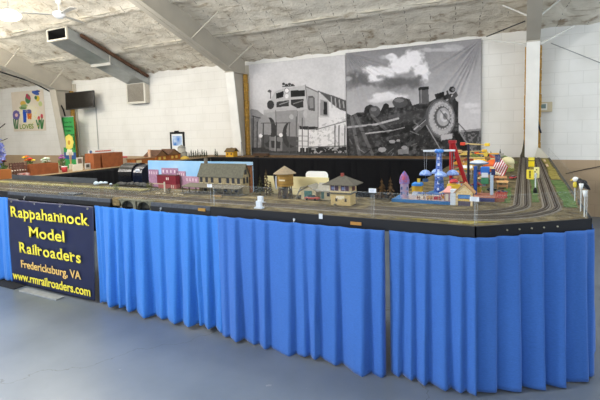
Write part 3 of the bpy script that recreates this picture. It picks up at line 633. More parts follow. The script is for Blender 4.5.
# diagonal roof braces beside the right column
white_rod = M('#d9d7d0', .5)
def brace(a, b, lab, r=.014, m=None): return tag(MB().rod(a, b, r).build('brace_rod', m or white_rod), lab, 'rod', 'bracing rods by the right column')
brace((.0, 7.9, 2.82), (-.66, 8.0, 2.99), 'pale rod running left from the knee of the right column', .016)
brace((.2, 7.9, 2.80), (.66, 8.05, 3.05), 'pale rod running right from the knee of the right column', .018)
brace((.01, 7.6, 3.20), (-.44, 7.7, 3.49), 'pale rod running up left from the right rafter')
brace((.19, 7.6, 3.18), (.45, 7.7, 3.40), 'pale rod running up right from the right rafter')
brace((-.02, 7.8, 3.16), (-.60, 8.2, 3.06), 'black rod between the right rafter and the steam print corner', .009, M('#222224', .5))
brace((.36, 8.3, 2.86), (1.30, 8.44, 2.36), 'thin grey rod slanting down across the right wall', .007, M('#8f8f8d', .5))

# ------------------------------------------------------------------ the layout: modules, fascia, tracks
DECK = 1.0; FY = 2.65
scen_tan = M_scenery('#3d362b', '#655b45', '#8a7f61'); scen_dark = M_scenery('#2c2b26', '#4f4a3f', '#726b58'); scen_green = M_scenery('#4a6136', '#7d8a58', '#a5a077', 7)
slate = M('#4a4f58', .8, .18, 40); blackf = M('#15161b', .55); under = M('#2a2622', .8)
def module(label, pts, fronts, deck_mat, legs, z0=.94, slate_band=False):
    """pts: footprint; fronts: list of ((x,y),(x,y)) outer edges that carry a black fascia board"""
    t = thing('layout_module', label, 'model railway module', (pts[0][0], pts[0][1], 0)); ox, oy = pts[0]
    L = [(x-ox, y-oy) for x, y in pts]
    MB().prism(L, z0+.01, DECK-.004).build('deck', under, t); MB().prism(L, DECK-.004, DECK-.0005).build('scenery', deck_mat, t)
    for (xa, ya), (xb, yb) in fronts:
        dx, dy = xb-xa, yb-ya; ln = math.hypot(dx, dy); nx, ny = dy/ln*.018, -dx/ln*.018
        q_ = [(xa-ox, ya-oy), (xb-ox, yb-oy), (xb-ox+nx, yb-oy+ny), (xa-ox+nx, ya-oy+ny)]
        if slate_band:
            MB().prism(q_, z0-.012, .968).build('fascia', blackf, t); MB().prism(q_, .968, DECK-.0005).build('edge_strip', slate, t)
        else: MB().prism(q_, z0-.012, DECK-.0005).build('fascia', blackf, t)
    for x, y in legs: B(x-ox-.02, x-ox+.02, y-oy-.02, y-oy+.02, 0, z0+.01).build('leg', M('#6b5a44', .7, .1), t)
    return t
CX, CY = -.247, 2.65; RX, RY = .351, 3.10; BACK = 3.43; IN = -.95
module('leftmost front module carrying straight tracks left of the navy banner', [(-7.0, FY), (-4.87, FY), (-4.87, BACK), (-7.0, BACK)], [((-7.0, FY), (-4.87, FY))], scen_dark, ((-6.9, 2.8), (-6.9, 3.3), (-5.0, 3.3)))
m_b = module('front module above the navy banner with grey edge', [(-4.868, FY), (-3.29, FY), (-3.29, BACK), (-4.868, BACK)], [((-4.868, FY), (-3.29, FY))], scen_dark, ((-4.75, 2.8), (-3.4, 2.8), (-3.4, 3.3)), slate_band=True)
m_c = module('front module with the twin arch stone bridge in its edge', [(-3.288, FY+.045), (-2.79, FY+.045), (-2.79, FY), (-2.16, FY), (-2.16, BACK), (-3.288, BACK)], [((-2.79, FY), (-2.16, FY))], scen_tan, ((-2.3, 2.8), (-3.2, 3.3)), slate_band=True)
module('long front corner module with the water tower and the chamfered end', [(-2.158, FY), (CX, CY), (RX, RY), (RX, BACK), (-2.158, BACK)], [((-2.158, FY), (CX, CY)), ((CX, CY), (RX, RY)), ((RX, RY), (RX, BACK))], scen_tan, ((-2.05, 2.8), (-.4, 2.85), (.25, 3.3)))
module('right side module under the carnival rides', [(IN, BACK+.002), (RX, BACK+.002), (RX, 5.8), (IN, 5.8)], [((RX, BACK+.002), (RX, 5.8))], scen_tan, ((.25, 5.6), (-.85, 5.6)))
module('far right module reaching the back wall', [(IN, 5.802), (RX, 5.802), (RX, 8.2), (IN, 8.2)], [((RX, 5.802), (RX, 8.2))], scen_tan, ((.25, 8.0), (-.85, 8.0)))
module('back module along the wall below the two locomotive prints', [(-6.19, 7.66), (IN-.002, 7.66), (IN-.002, 8.3), (-6.19, 8.3)], [((-6.19, 7.66), (IN-.002, 7.66))], M_scenery('#4d3c2c', '#7c6348', '#9c8363'), ((-5.9, 8.2), (-3.4, 8.2)))
module('left side module with the brown boxes on it', [(-7.0, BACK+.002), (-6.19, BACK+.002), (-6.19, 8.3), (-7.0, 8.3)], [], M('#8a7556', .8, .15), ((-6.9, 5.6), (-6.9, 8.1)))
# stone bridge set into the module edge
def bridge():
    st = M('#6d6c5c', .9, .3, 60, bump=.7, bscale=80)
    ox, oy = -3.288, FY+.045
    mb = MB(); x0, x1, z0, z1 = .10, .49, .928, 1.0
    # two arches cut through a slab
    def arch_panel(xa, xb, ya, yb):
        cx = (xa+xb)/2; r = .072; n = 12; spring = .94
        arc = [(cx-r*math.cos(PI*i/n), spring+r*.72*math.sin(PI*i/n)) for i in range(n+1)]
        vs = []; fs = []
        for y in (ya, yb):
            for (x, z) in arc: vs.append((x, y, z)); vs.append((xa+(xb-xa)*(arc.index((x, z)))/n, y, z1))
        m = 2*(n+1)
        for i in range(n):
            a = 2*i; fs += [(a, a+2, a+3, a+1), (m+a, m+a+1, m+a+3, m+a+2), (a, m+a, m+a+2, a+2), (a+1, a+3, m+a+3, m+a+1)]
        mb.add(vs, fs)
        mb.box(xa, cx-r, ya, yb, z0, spring).box(cx+r, xb, ya, yb, z0, spring)
    arch_panel(.10, .295, -.045, -.005); arch_panel(.295, .49, -.045, -.005)
    mb.box(.28, .312, -.058, -.044, .928, 1.0).box(.09, .50, -.052, -.002, .995, 1.006)
    mb.build('stone_bridge', st, m_c)
    MB().box(.0, .095, -.045, -.002, .935, 1.012).build('rock_bank', M('#7a6a49', .95, .35, 50, bump=.9), m_c, bevel=.012)
    B(.0, .49, -.004, -.001, .93, .998).build('bridge_backing', M('#3a3a34', .9), m_c)
bridge()

def offset_path(pts, d):
    out = []
    for i, (x, y) in enumerate(pts):
        xa, ya = pts[max(0, i-1)]; xb, yb = pts[min(len(pts)-1, i+1)]; dx, dy = xb-xa, yb-ya; l = math.hypot(dx, dy); out.append((x-dy/l*d, y+dx/l*d))
    return out
def strip(mb, pts, hw, z0, z1, hw1=None):
    a = offset_path(pts, hw); b = offset_path(pts, -hw); h1 = hw if hw1 is None else hw1; c_ = offset_path(pts, h1); e_ = offset_path(pts, -h1); n = len(pts); vs = []
    for i in range(n): vs += [(a[i][0], a[i][1], z0), (c_[i][0], c_[i][1], z1), (e_[i][0], e_[i][1], z1), (b[i][0], b[i][1], z0)]
    fs = [(0, 1, 2, 3), tuple(4*(n-1)+k for k in (3, 2, 1, 0))]
    for i in range(n-1):
        for k in range(4): fs.append((4*i+k, 4*i+(k+1) % 4, 4*i+4+(k+1) % 4, 4*i+4+k))
    mb.add(vs, fs)
ballast = M('#80786c', .95, .35, 90, bump=.6, bscale=200); tie_m = M('#463b31', .9, .2, 80); rail_m = M('#7d7264', .45, .1, 30, metal=.5)
def resample(pts, step):
    out = [pts[0]]; acc = 0
    for (xa, ya), (xb, yb) in zip(pts, pts[1:]):
        l = math.hypot(xb-xa, yb-ya); t = step-acc
        while t <= l: out.append((xa+(xb-xa)*t/l, ya+(yb-ya)*t/l)); t += step
        acc = (acc+l) % step
    return out
def track(label, pts, gauge=.0185):
    t = thing('railway_track', label, 'model railway track', (pts[0][0], pts[0][1], DECK), group='main line tracks'); ox, oy = pts[0]
    L = [(x-ox, y-oy) for x, y in pts]
    mb = MB(); strip(mb, L, .0285, .0, .006, .022); mb.build('ballast', ballast, t)
    mb = MB(); R_ = resample(L, .016)
    for i, (x, y) in enumerate(R_[:-1]):
        a = math.atan2(R_[i+1][1]-y, R_[i+1][0]-x); mb.box(x-.004, x+.004, y-.016, y+.016, .006, .009, rz=a)
    mb.build('ties', tie_m, t)
    for s in (-1, 1):
        mb = MB(); strip(mb, offset_path(L, s*gauge/2), .0015, .009, .0125); mb.build('rail', rail_m, t)
    return t
def corner_path(y0, r, xv, y_end, x_start=-7.0):
    """along +X at y0, a quarter turn of radius r, then along +Y at xv"""
    p = [(x, y0) for x in np.linspace(x_start, xv-r, 50)]
    p += [(xv-r+r*math.sin(a), y0+r-r*math.cos(a)) for a in np.linspace(0, PI/2, 24)[1:]]
    p += [(xv, y) for y in np.linspace(y0+r, y_end, 20)[1:]]
    return [(float(x), float(y)) for x, y in p]
track('outermost of the four tracks, nearest the front edge and curving round the right corner', corner_path(2.80, .66, .205, 8.1))
track('second track from the front edge, beside the outermost track', corner_path(2.86, .60, .145, 8.1))
track('third track from the front edge, curving past the carnival rides', corner_path(2.945, .50, .02, 8.1, -1.0))
track('innermost track, running closest to the carnival rides and buildings', corner_path(3.005, .44, -.04, 8.1, -1.0))
def patch(name, pts, mat, parent_label, cat, z=.004):
    cx = sum(p[0] for p in pts)/len(pts); cy = sum(p[1] for p in pts)/len(pts)
    # uneven outline
    out = []
    n = len(pts)
    for i in range(n):
        (xa, ya), (xb, yb) = pts[i], pts[(i+1) % n]
        for k in range(6): f_ = k/6; out.append((xa+(xb-xa)*f_+random.uniform(-.012, .012)-cx, ya+(yb-ya)*f_+random.uniform(-.012, .012)-cy))
    o = MB().prism(out, 0, z).build(name, mat, loc=(cx, cy, DECK)); stuff(o); return tag(o, parent_label, cat)
turf = M_scenery('#3c5230', '#556f40', '#7d8656', 12); straw = M_scenery('#6f6430', '#978a46', '#b0a468', 10)
patch('turf', [(.06, 3.6), (.105, 3.6), (.105, 5.3), (.06, 5.3)], turf, 'strip of green turf between the two pairs of tracks', 'grass')
patch('turf', [(-.15, 3.5), (-.095, 3.5), (-.095, 4.3), (-.15, 4.3)], turf, 'green turf between the carnival and the innermost track', 'grass')
patch('turf', [(.25, 3.45), (.33, 3.45), (.33, 5.0), (.25, 5.0)], turf, 'green turf strip along the right edge guard', 'grass')
patch('straw', [(.25, 5.1), (.33, 5.1), (.33, 7.9), (.25, 7.9)], straw, 'yellow dry grass along the far right edge', 'dry grass')
patch('straw', [(.06, 5.4), (.105, 5.4), (.105, 7.5), (.06, 7.5)], straw, 'yellow dry grass between the far ends of the tracks', 'dry grass')
patch('straw', [(-.72, 2.70), (-.28, 2.69), (-.12, 2.80), (-.4, 2.73)], straw, 'dry grass verge at the front corner of the layout', 'dry grass')
patch('straw', [(-2.6, 3.08), (-2.2, 3.06), (-1.5, 3.06), (-1.4, 3.10), (-2.2, 3.14)], M_scenery('#665a40', '#8c7d5c', '#a5976f', 14), 'sandy ground in front of the water tower', 'sand')
patch('straw', [(-6.9, 3.10), (-3.4, 3.10), (-3.4, 3.24), (-6.9, 3.24)], M_scenery('#55522f', '#817a50', '#9d9668', 14), 'pale grass strip behind the tracks on the left modules', 'dry grass')

# ------------------------------------------------------------------ drapes, curtains
def drape(name, path, ztop, zbot, mat, label, cat, folds, amp, flare=1.0, seed=0, group=None, zb_fn=None, lean=1, top_amp=.26):
    """cloth hanging along an XY path; folds = arc positions of fold ridges (m)"""
    rs = random.Random(seed); P = [Vector((x, y, 0)) for x, y in path]; seg = [0]
    for a, b in zip(P, P[1:]): seg.append(seg[-1]+(b-a).length)
    L = seg[-1]; nu = int(L/.012); nv = 34; vs = []; fs = []
    def at(s):
        s = min(max(s, 0), L)
        for i in range(len(P)-1):
            if s <= seg[i+1] or i == len(P)-2:
                t = (s-seg[i])/(seg[i+1]-seg[i]); p = P[i].lerp(P[i+1], t); dd = (P[i+1]-P[i]).normalized(); return p, Vector((dd.y, -dd.x, 0))
    def atn(s):
        p, n1 = at(s); n = Vector()
        for k in (-.03, -.015, 0, .015, .03): n += at(s+k)[1]
        return p, n.normalized()
    ph = [rs.uniform(.6, 1.25) for _ in folds]; wd = [rs.uniform(.032, .07) for _ in folds]; dr = [rs.uniform(-.02, .02) for _ in folds]
    for j in range(nv+1):
        v = j/nv; grow = top_amp+(1-top_amp)*v**.8
        F = [0]+[f_+d_*v for f_, d_ in zip(folds, dr)]+[L]
        for i in range(nu+1):
            s = L*i/nu; p, n = atn(s); h = 0
            for k in range(len(F)-1):
                if F[k] <= s <= F[k+1] and F[k+1] > F[k]:
                    t = (s-F[k])/(F[k+1]-F[k]); a_ = ph[k % len(ph)]*min(1.25, .35+(F[k+1]-F[k])/.2); pk = .84 if lean > 0 else .20
                    u = t/pk if t < pk else (1-t)/(1-pk); h = a_*(u**.85)*(1-.12*u*u)
            h = (h-.22)*grow*amp+.006*math.sin(s*9+seed)*v+.004*fbm((s*5, v*3, seed), 3)+.0035*fbm((s*26, v*2.2+s*3, seed+4), 3)*(.3+.7*v)+.010*v*flare
            q_ = p+n*(.004+h); zb = zbot if zb_fn is None else zbot+zb_fn(s/L)
            z = ztop+(zb-ztop)*v+(.0015*math.sin(s*40)*(1-v)**8)+.006*fbm((s*6, seed, 0), 3)*v**6
            vs.append((q_.x, q_.y, z))
    for j in range(nv):
        for i in range(nu): a = j*(nu+1)+i; fs.append((a, a+1, a+nu+2, a+nu+1))
    o = MB().add(vs, fs).build(name, mat, smooth=True); md = o.modifiers.new('thickness', 'SOLIDIFY'); md.thickness = .003; md.offset = 0
    return tag(o, label, cat, group)
blue1 = M_cloth('#3f80d6', .03); blue2 = M_cloth('#4374c6', .03); blackc = M_cloth('#0f0f12')
CF = FY-.022
drape('table_curtain', [(-6.2, CF), (-4.86, CF)], .935, .03, blue1, 'short blue curtain at the far left edge beside the navy banner', 'curtain', [.2, .38, .6, .8, 1.0, 1.16, 1.28], .055, seed=3)
drape('table_curtain', [(-3.50, CF), (-2.03, CF)], .930, .028, blue1, 'blue curtain directly right of the navy banner', 'curtain', [.05, .11, .256, .36, .50, .68, .85, 1.03, 1.16, 1.22, 1.35], .078, seed=5, zb_fn=lambda t: .012*math.sin(t*9))
drape('table_curtain', [(-2.06, CF-.035), (-.765, CF-.035)], .942, .015, blue2, 'middle blue curtain under the water tower, overlapping its left neighbour', 'curtain', [.08, .19, .34, .45, .66, .74, .85, .99, 1.20], .075, seed=8, zb_fn=lambda t: -.006+.012*math.sin(t*12))
drape('table_curtain', [(-.745, CF-.002), (CX+.008, CY-.022), (RX+.022, RY-.012), (RX+.028, 3.5)], .936, .012, blue2, 'right hand blue curtain wrapped around the chamfered corner', 'curtain', [.09, .16, .245, .355, .45, .512, .64, .785, .94, 1.08, 1.23, 1.295, 1.45], .078, seed=11, top_amp=.26)
drape('table_drape', [(-6.18, 7.635), (IN-.01, 7.635)], .985, .02, blackc, 'black drape hanging from the back module below the locomotive prints', 'drape', [i*.27+.1*math.sin(i*2.3) for i in range(1, 20)], .05, seed=13, top_amp=.1)
drape('table_drape', [(-6.165, 3.46), (-6.165, 7.6)], .985, .02, blackc, 'black drape hanging from the left side module', 'drape', [i*.3+.1*math.sin(i*1.7) for i in range(1, 13)], .035, seed=15, top_amp=.1)

# ------------------------------------------------------------------ club banner
bn = thing('club_banner', 'navy banner with yellow club lettering hung on the left modules', 'banner', (-4.16, 2.61, 0))
def banner_sheet():
    nx, nz = 60, 40; vs = []; fs = []
    for j in range(nz+1):
        v = j/nz
        for i in range(nx+1):
            u = i/nx; z = .925-v*.895-.012*math.sin(PI*u)*v; x = -.675+1.35*u-.065*v
            y = -.008*math.sin(u*5+v*3)*math.sin(PI*u)-.004*abs(math.sin(u*PI*5))*(1-v)**3
            vs.append((x, y, z))
    for j in range(nz):
        for i in range(nx): a = j*(nx+1)+i; fs.append((a, a+1, a+nx+2, a+nx+1))
    o = MB().add(vs, fs).build('vinyl_sheet', M('#182146', .38, .06, 6, spec=.5), bn, smooth=True); md = o.modifiers.new('thickness', 'SOLIDIFY'); md.thickness = .002; md.offset = 0
banner_sheet()
yel = M('#efe24a', .6); gold = M('#e3bd6d', .6)
SERIF = {'R': [(.12, 'b'), (.9, 'b'), (.08, 'c')], 'p': [(.1, 'd'), (.05, 'x')], 'h': [(.12, 'b'), (.88, 'b'), (.06, 'a')], 'n': [(.12, 'b'), (.88, 'b'), (.06, 'x')], 'k': [(.12, 'b'), (.88, 'b'), (.06, 'a')], 'M': [(.1, 'b'), (.9, 'b'), (.06, 'c'), (.94, 'c')],
         'd': [(.92, 'b'), (.85, 'a')], 'l': [(.5, 'b'), (.35, 'a')], 'i': [(.5, 'b'), (.35, 'x')], 'r': [(.25, 'b'), (.12, 'x')], 'a': [(.95, 'b')]}
def serif_line(s, size, wd, z, x):
    parts = MB(); cur = 0; dg = None
    for ch in s:
        if ch == ' ': cur += size*.30; continue
        cu = bpy.data.curves.new('t', 'FONT'); cu.body = ch; cu.size = size; cu.offset = size*.014; cu.extrude = .001
        tmp = bpy.data.objects.new('t', cu); COL.objects.link(tmp); bpy.context.view_layer.update()
        me = bpy.data.meshes.new_from_object(tmp.evaluated_get(bpy.context.evaluated_depsgraph_get())); bpy.data.objects.remove(tmp)
        xs = [v.co.x for v in me.vertices]; x0, x1 = min(xs), max(xs)
        parts.add([(v.co.x-x0+cur, v.co.y, v.co.z) for v in me.vertices], [tuple(p.vertices) for p in me.polygons])
        ys = [v.co.y for v in me.vertices]; top = max(ys); wl = x1-x0
        for fx, lv_ in SERIF.get(ch, []):
            yy = {'b': 0, 'c': top-.03*size, 'a': top-.03*size, 'x': .50*size, 'd': min(ys)}[lv_]; hw = size*(.085 if wl > size*.2 else .075)
            parts.box(cur+wl*fx-hw, cur+wl*fx+hw, yy-.004*size, yy+.045*size, -.001, .001)
        cur += wl+size*.085
    tot = cur-size*.085; k = wd/tot
    vs = [((px-tot/2)*k, py, pz) for px, py, pz in parts.v]
    me = bpy.data.meshes.new('lettering'); me.from_pydata(vs, [], parts.f); me.update(); me.materials.append(yel)
    o = bpy.data.objects.new('lettering', me); COL.objects.link(o); o.parent = bn; o.location = (x, -.016, z); o.rotation_euler = (PI/2, 0, 0)
serif_line('Rappahannock', .155, 1.22, .745, 0.0)
serif_line('Model', .155, .56, .555, -.035)
serif_line('Railroaders', .155, .97, .375, -.02)
text_part('lettering', 'Fredericksburg, VA', .112, gold, bn, (-.025, -.016, .215), bold=.003, width=.95)
text_part('lettering', 'www.rmrailroaders.com', .125, yel, bn, (-.05, -.016, .07), bold=.004, width=1.24)
for x in (-.6, -.2, .2, .6): MB().rod((x, -.012, .90), (x, .002, .90), .009, n=10).build('grommet', M('#c9c6b8', .3, metal=.8), bn)
tag(B(-.30, .30, -.045, .045, 0, .012).build('floor_board', M('#9a9fa4', .6, .1), loc=(-4.27, 2.545, 0), bevel=.003), 'pale grey board lying on the floor under the navy banner', 'board')
tag(B(-.35, .35, -.09, .09, 0, .012).build('floor_mat', M('#26282d', .9), loc=(-5.02, 2.60, 0)), 'dark mat lying on the floor below the left curtain', 'mat')
# small fittings on the fascia
def fit(name, x, z, w_, h, m, label, cat, group=None):
    return tag(B(-w_/2, w_/2, -.006, 0, -h/2, h/2).build(name, m, loc=(x, FY-.0185, z)), label, cat, group)
fit('name_plate', -2.24, .972, .072, .022, M('#b98d45', .4, metal=.5), 'small brass plate on the fascia left of the middle curtain', 'plate')
fit('name_plate', -.965, .962, .075, .020, M('#c08a45', .4, metal=.5), 'small brass plate on the fascia below the track right of the tower', 'plate')
fit('paper_label', -1.215, .992, .026, .034, M('#dfe6ee', .7), 'white paper label on the black fascia under the signal tower', 'label')
for x, lab in ((-4.56, 'silver hook on the fascia above the navy banner'), (-2.672, 'silver hook on the fascia right of the stone bridge'), (-1.42, 'silver hook on the fascia below the water tower')):
    tag(MB().rod((0, -.008, 0), (0, 0, 0), .009, n=10).tube([(0, -.008, -.004), (0, -.016, -.016), (0, -.010, -.028)], .003).build('fascia_hook', M('#cfd2d4', .3, metal=.7), loc=(x, FY-.0185, .955)), lab, 'hook', 'fascia hooks')
dirx, diry = (RX-CX), (RY-CY); dl = math.hypot(dirx, diry); dirx /= dl; diry /= dl
for k, s in enumerate((.19, .27, .35, .43, .52)):
    tag(MB().rod((0, 0, 0), (.006*diry, -.006*dirx, 0), .005, n=8).build('fascia_screw', M('#c9c2ac', .3, metal=.7), loc=(CX+dirx*s+diry*.018, CY+diry*s-dirx*.018, .968)), 'small screw head in the row along the chamfered fascia', 'screw', 'screws on the chamfered fascia')

# ------------------------------------------------------------------ acrylic guards with their posts and cards
acr = M_glass(.035, '#aab4b8')
def guard(label, a, b, h=.165, m=None, z=DECK+.002):
    (xa, ya), (xb, yb) = a, b; dx, dy = xb-xa, yb-ya; l = math.hypot(dx, dy); nx, ny = dy/l*.0015, -dx/l*.0015
    t = thing('acrylic_guard', label, 'guard panel', (xa, ya, z), group='clear acrylic guards')
    MB().prism([(0, 0), (dx, dy), (dx+nx, dy+ny), (nx, ny)], 0, h).build('panel', m or acr, t)
    mb = MB().box(-.002, .002, -.002, .002, 0, h).box(dx-.002, dx+.002, dy-.002, dy+.002, 0, h); mb.rod((0, 0, h), (dx, dy, h), .0012, n=4); mb.build('edge', M_glass(.22, '#d8dede', .3), t)
GY = FY+.008
guard('clear guard panel on the front edge above the navy banner', (-4.86, GY), (-3.46, GY), .10)
guard('clear guard panel on the front edge above the stone bridge', (-3.45, GY+.05), (-2.18, GY+.05), .10)
guard('clear guard panel on the front edge before the water tower and signal tower', (-2.14, GY), (-.87, GY))
guard('clear guard panel on the front edge before the carnival rides', (-.85, GY), (CX, GY))
guard('clear guard panel on the chamfered front corner', (CX+.01, CY+.012), (RX-.012, RY-.002))
guard('long clear guard panel along the right edge of the layout', (RX-.006, RY+.02), (RX-.006, 7.9))
def card_post(x, label, w_, h0, h1):
    t = thing('card_holder', label, 'card', (x, FY+.014, DECK)); MB().rod((0, 0, 0), (0, 0, h1), .0011, n=6).build('rod', M('#9aa0a2', .4), t)
    B(-w_/2, w_/2, -.010, -.007, h0, h1).build('card', M('#e9eef6', .7), t); mb = MB()
    for k in range(3): mb.box(-w_*.35, w_*(.2+.05*k), -.0108, -.0098, h0+.006+k*.007, h0+.008+k*.007)
    mb.build('print', M('#9aa3b5', .8), t); return t
card_post(-2.175, 'white card on a thin rod in front of the station', .045, .148, .172)
card_post(-.86, 'white card on a thin rod right of the signal tower', .048, .165, .192)
card_post(-.252, 'white card on a thin rod at the front corner by the carnival', .05, .142, .168)
# framework on top of the tower-side card
def post(x, y, h, label, cup=True):
    t = thing('guard_post', label, 'post', (x, y, DECK), group='white guard posts at the right edge'); MB().rod((0, 0, 0), (0, 0, h), .0035, n=8).build('rod', M('#d3d8d7', .4), t)
    if cup: MB().lathe([(.005, h-.03), (.008, h-.025), (.014, h+.008), (.011, h+.008), (.004, h-.02)], n=12).build('bracket_cup', M('#e8ecec', .4), t, smooth=True)
post(.332, 3.713, .165, 'farthest of the three white posts at the right edge'); post(.332, 3.33, .172, 'middle of the three white posts at the right edge'); post(.332, 3.13, .155, 'nearest white post at the right front corner')

# ------------------------------------------------------------------ model buildings
def windows(parent, xs, y, z0, w_, h, mat, dy=.002, arch=False, sill=None):
    for x in xs:
        if arch:
            pts = [(x-w_/2, z0), (x+w_/2, z0)]+[(x+w_/2*math.cos(a), z0+h-w_/2+w_/2*math.sin(a)) for a in np.linspace(0, PI, 8)]
            MB().prism_xz(pts, y-dy, y).build('window', mat, parent)
        else: B(x-w_/2, x+w_/2, y-dy, y, z0, z0+h).build('window', mat, parent)
def gable_roof(x0, x1, y0, y1, ze, zr, ov=.012, th=.006):
    ym = (y0+y1)/2; mb = MB()
    s0 = (zr-ze)/(ym-y0)
    for sgn, ya in ((1, y0), (-1, y1)):
        e = ya-sgn*ov; zz = ze-s0*ov
        mb.add([(x0-ov, e, zz), (x1+ov, e, zz), (x1+ov, ym, zr), (x0-ov, ym, zr), (x0-ov, e, zz+th), (x1+ov, e, zz+th), (x1+ov, ym, zr+th), (x0-ov, ym, zr+th)],
               [(0, 3, 2, 1), (4, 5, 6, 7), (0, 1, 5, 4), (1, 2, 6, 5), (2, 3, 7, 6), (3, 0, 4, 7)])
    return mb
def gable_body(x0, x1, y0, y1, z0, ze, zr): 
    ym = (y0+y1)/2; return MB().prism_yz([(y0, z0), (y1, z0), (y1, ze), (ym, zr), (y0, ze)], x0, x1)
dkwin = M('#2c2d33', .3)
# station
st = thing('model_station', 'long stone model railway station with grey roofs before the blue backdrop', 'model building', (-2.50, 3.21, DECK))
stone = M('#9a8c6c', .85, .18, 70); sroof = M('#5f5d50', .85, .14, 60)
gable_body(-.255, .245, 0, .11, 0, .172, .268).build('body', stone, st); gable_roof(-.255, .245, 0, .11, .172, .271).build('roof', sroof, st)
windows(st, [-.225, -.16, -.095, -.005, .085, .145, .205], 0, .10, .030, .058, dkwin, arch=True)
for x in (-.225, -.16, -.095, -.005, .085, .145, .205): B(x-.020, x+.020, -.004, 0, .092, .098).build('window_sill', M('#c4b89a', .8), st)
for y in (.03, .08): B(.245, .247, y-.014, y+.014, .10, .155).build('window', dkwin, st)
B(.245, .247, .038, .072, .18, .225).build('window', dkwin, st)
B(-.225, -.20, .05, .075, .24, .325).build('chimney', M('#6d6457', .9), st)
mb = MB().add([(-.37, -.12, .066), (.29, -.12, .066), (.29, 0, .086), (-.37, 0, .086), (-.37, -.12, .072), (.29, -.12, .072), (.29, 0, .092), (-.37, 0, .092)], [(0, 3, 2, 1), (4, 5, 6, 7), (0, 1, 5, 4), (1, 2, 6, 5), (2, 3, 7, 6), (3, 0, 4, 7)])
mb.build('platform_canopy', M('#6b6557', .85, .12, 40), st)
for x in np.linspace(-.36, .28, 9): B(x-.004, x+.004, -.115, -.107, .012, .068).build('canopy_post', M('#4c4438', .8), st)
B(-.38, .30, -.125, 0, 0, .012).build('platform', M('#5d584d', .9), st)
windows(st, [-.18, -.06, .06, .18], 0, .02, .035, .05, dkwin)
tag(B(-.04, .04, -.006, .006, 0, .013).build('bench', M('#a98a5d', .8), loc=(-2.42, 3.06, DECK)), 'tan bench in front of the station platform', 'bench')
# backdrop board
bd = thing('backdrop_board', 'sky blue painted backdrop board standing behind the station', 'backdrop', (-2.95, 3.42, DECK))
B(-.68, .675, -.004, .004, 0, .282).build('sky_panel', M('#8fbfe6', .8, c2='#b4d6ee', scale=3), bd)
mau = M('#a8809a', .85, .1, 50); mau2 = M('#b78ea4', .85, .1, 50)
for x0, x1, h, m_ in ((-.67, -.53, .185, mau), (-.48, -.25, .205, mau), (-.27, -.15, .175, mau2), (-.15, .02, .125, mau2)):
    o = B(x0, x1, -.012, -.004, 0, h).build('painted_factory', m_, bd)
    for k in range(4): B(x0+(x1-x0)*(k+.35)/4.3, x0+(x1-x0)*(k+.65)/4.3, -.0135, -.012, h-.05, h-.02).build('window', M('#e2cfd8', .8), o)
rb = thing('model_warehouse', 'dark red two storey model warehouse left of the station', 'model building', (-3.275, 3.33, DECK))
B(-.145, .115, 0, .06, .045, .135).build('upper_storey', M('#7c2230', .8, .1, 60), rb); B(-.135, .115, .004, .06, 0, .045).build('lower_storey', M('#9c5a58', .85, .15, 60), rb)
B(-.15, .12, -.004, .062, .135, .139).build('roof', M('#5f3a3c', .8), rb); windows(rb, [-.01, .012], 0, .09, .012, .026, M('#e8d9d2', .7)); windows(rb, [.05, .075], .004, .008, .010, .03, M('#c9b6ae', .7))
ob = thing('model_mill', 'brown brick model mill behind the right end of the station', 'model building', (-2.385, 3.352, DECK))
B(-.13, .12, 0, .045, 0, .245).build('body', M('#8a5a38', .85, .2, 60), ob); B(-.135, .125, -.003, .048, .245, .253).build('roof', M('#5c3b28', .8), ob)
for z in (.06, .12, .18):
    windows(ob, [.03, .06, .09], 0, z, .014, .032, M('#4a2f22', .6))
# timber trestle sign left of the station
sg = thing('trackside_signal', 'white post and crossbar signal in front of the dark red warehouse', 'signal', (-3.12, 3.13, DECK)); B(-.005, .005, -.005, .005, 0, .10).build('post', M('#cfc8b8', .7), sg); B(-.20, .01, -.004, .004, .075, .083).build('crossbar', M('#b7ab92', .7), sg)
# water tower
wt = thing('water_tower', 'tan round model water tower with a conical roof on tall legs', 'water tower', (-1.79, 3.17, DECK)); wt.scale = (.86, .86, .97)
MB().lathe([(.082, .112), (.082, .222), (.082, .2225)], n=24).build('tank', M('#a5803f', .75, .1, 50), wt, smooth=False)
for z in (.13, .165, .2): MB().lathe([(.0835, z), (.0835, z+.004)], n=24).build('hoop', M('#7d6233', .6), wt)
MB().lathe([(.112, .216), (.112, .221), (.004, .283)], n=20).build('roof', M('#8f8068', .85, .1, 50), wt)
for k in range(6):
    a = k*PI/3+.3; MB().rod((.07*math.cos(a), .07*math.sin(a), 0), (.06*math.cos(a), .06*math.sin(a), .112), .006).build('leg', M('#5b4a3a', .8), wt)
mb = MB()
for k in range(6):
    a, b = k*PI/3+.3, (k+1)*PI/3+.3; mb.rod((.07*math.cos(a), .07*math.sin(a), .01), (.061*math.cos(b), .061*math.sin(b), .10), .003, n=5).rod((.07*math.cos(b), .07*math.sin(b), .01), (.061*math.cos(a), .061*math.sin(a), .10), .003, n=5)
mb.build('bracing', M('#54463a', .8), wt); MB().lathe([(.03, 0), (.03, .112)], n=12).build('riser_pipe', M('#3f3730', .8), wt)
MB().rod((-.074, -.045, .10), (-.085, -.06, .215), .012, n=8).build('spout', M('#2e2c2c', .6), wt); MB().rod((-.05, -.085, .09), (-.05, -.085, .20), .007).build('spout_chain', M('#c9cfda', .5), wt)
B(-.02, .045, -.0845, -.080, .16, .172).build('name_board', M('#dccfae', .7), wt)
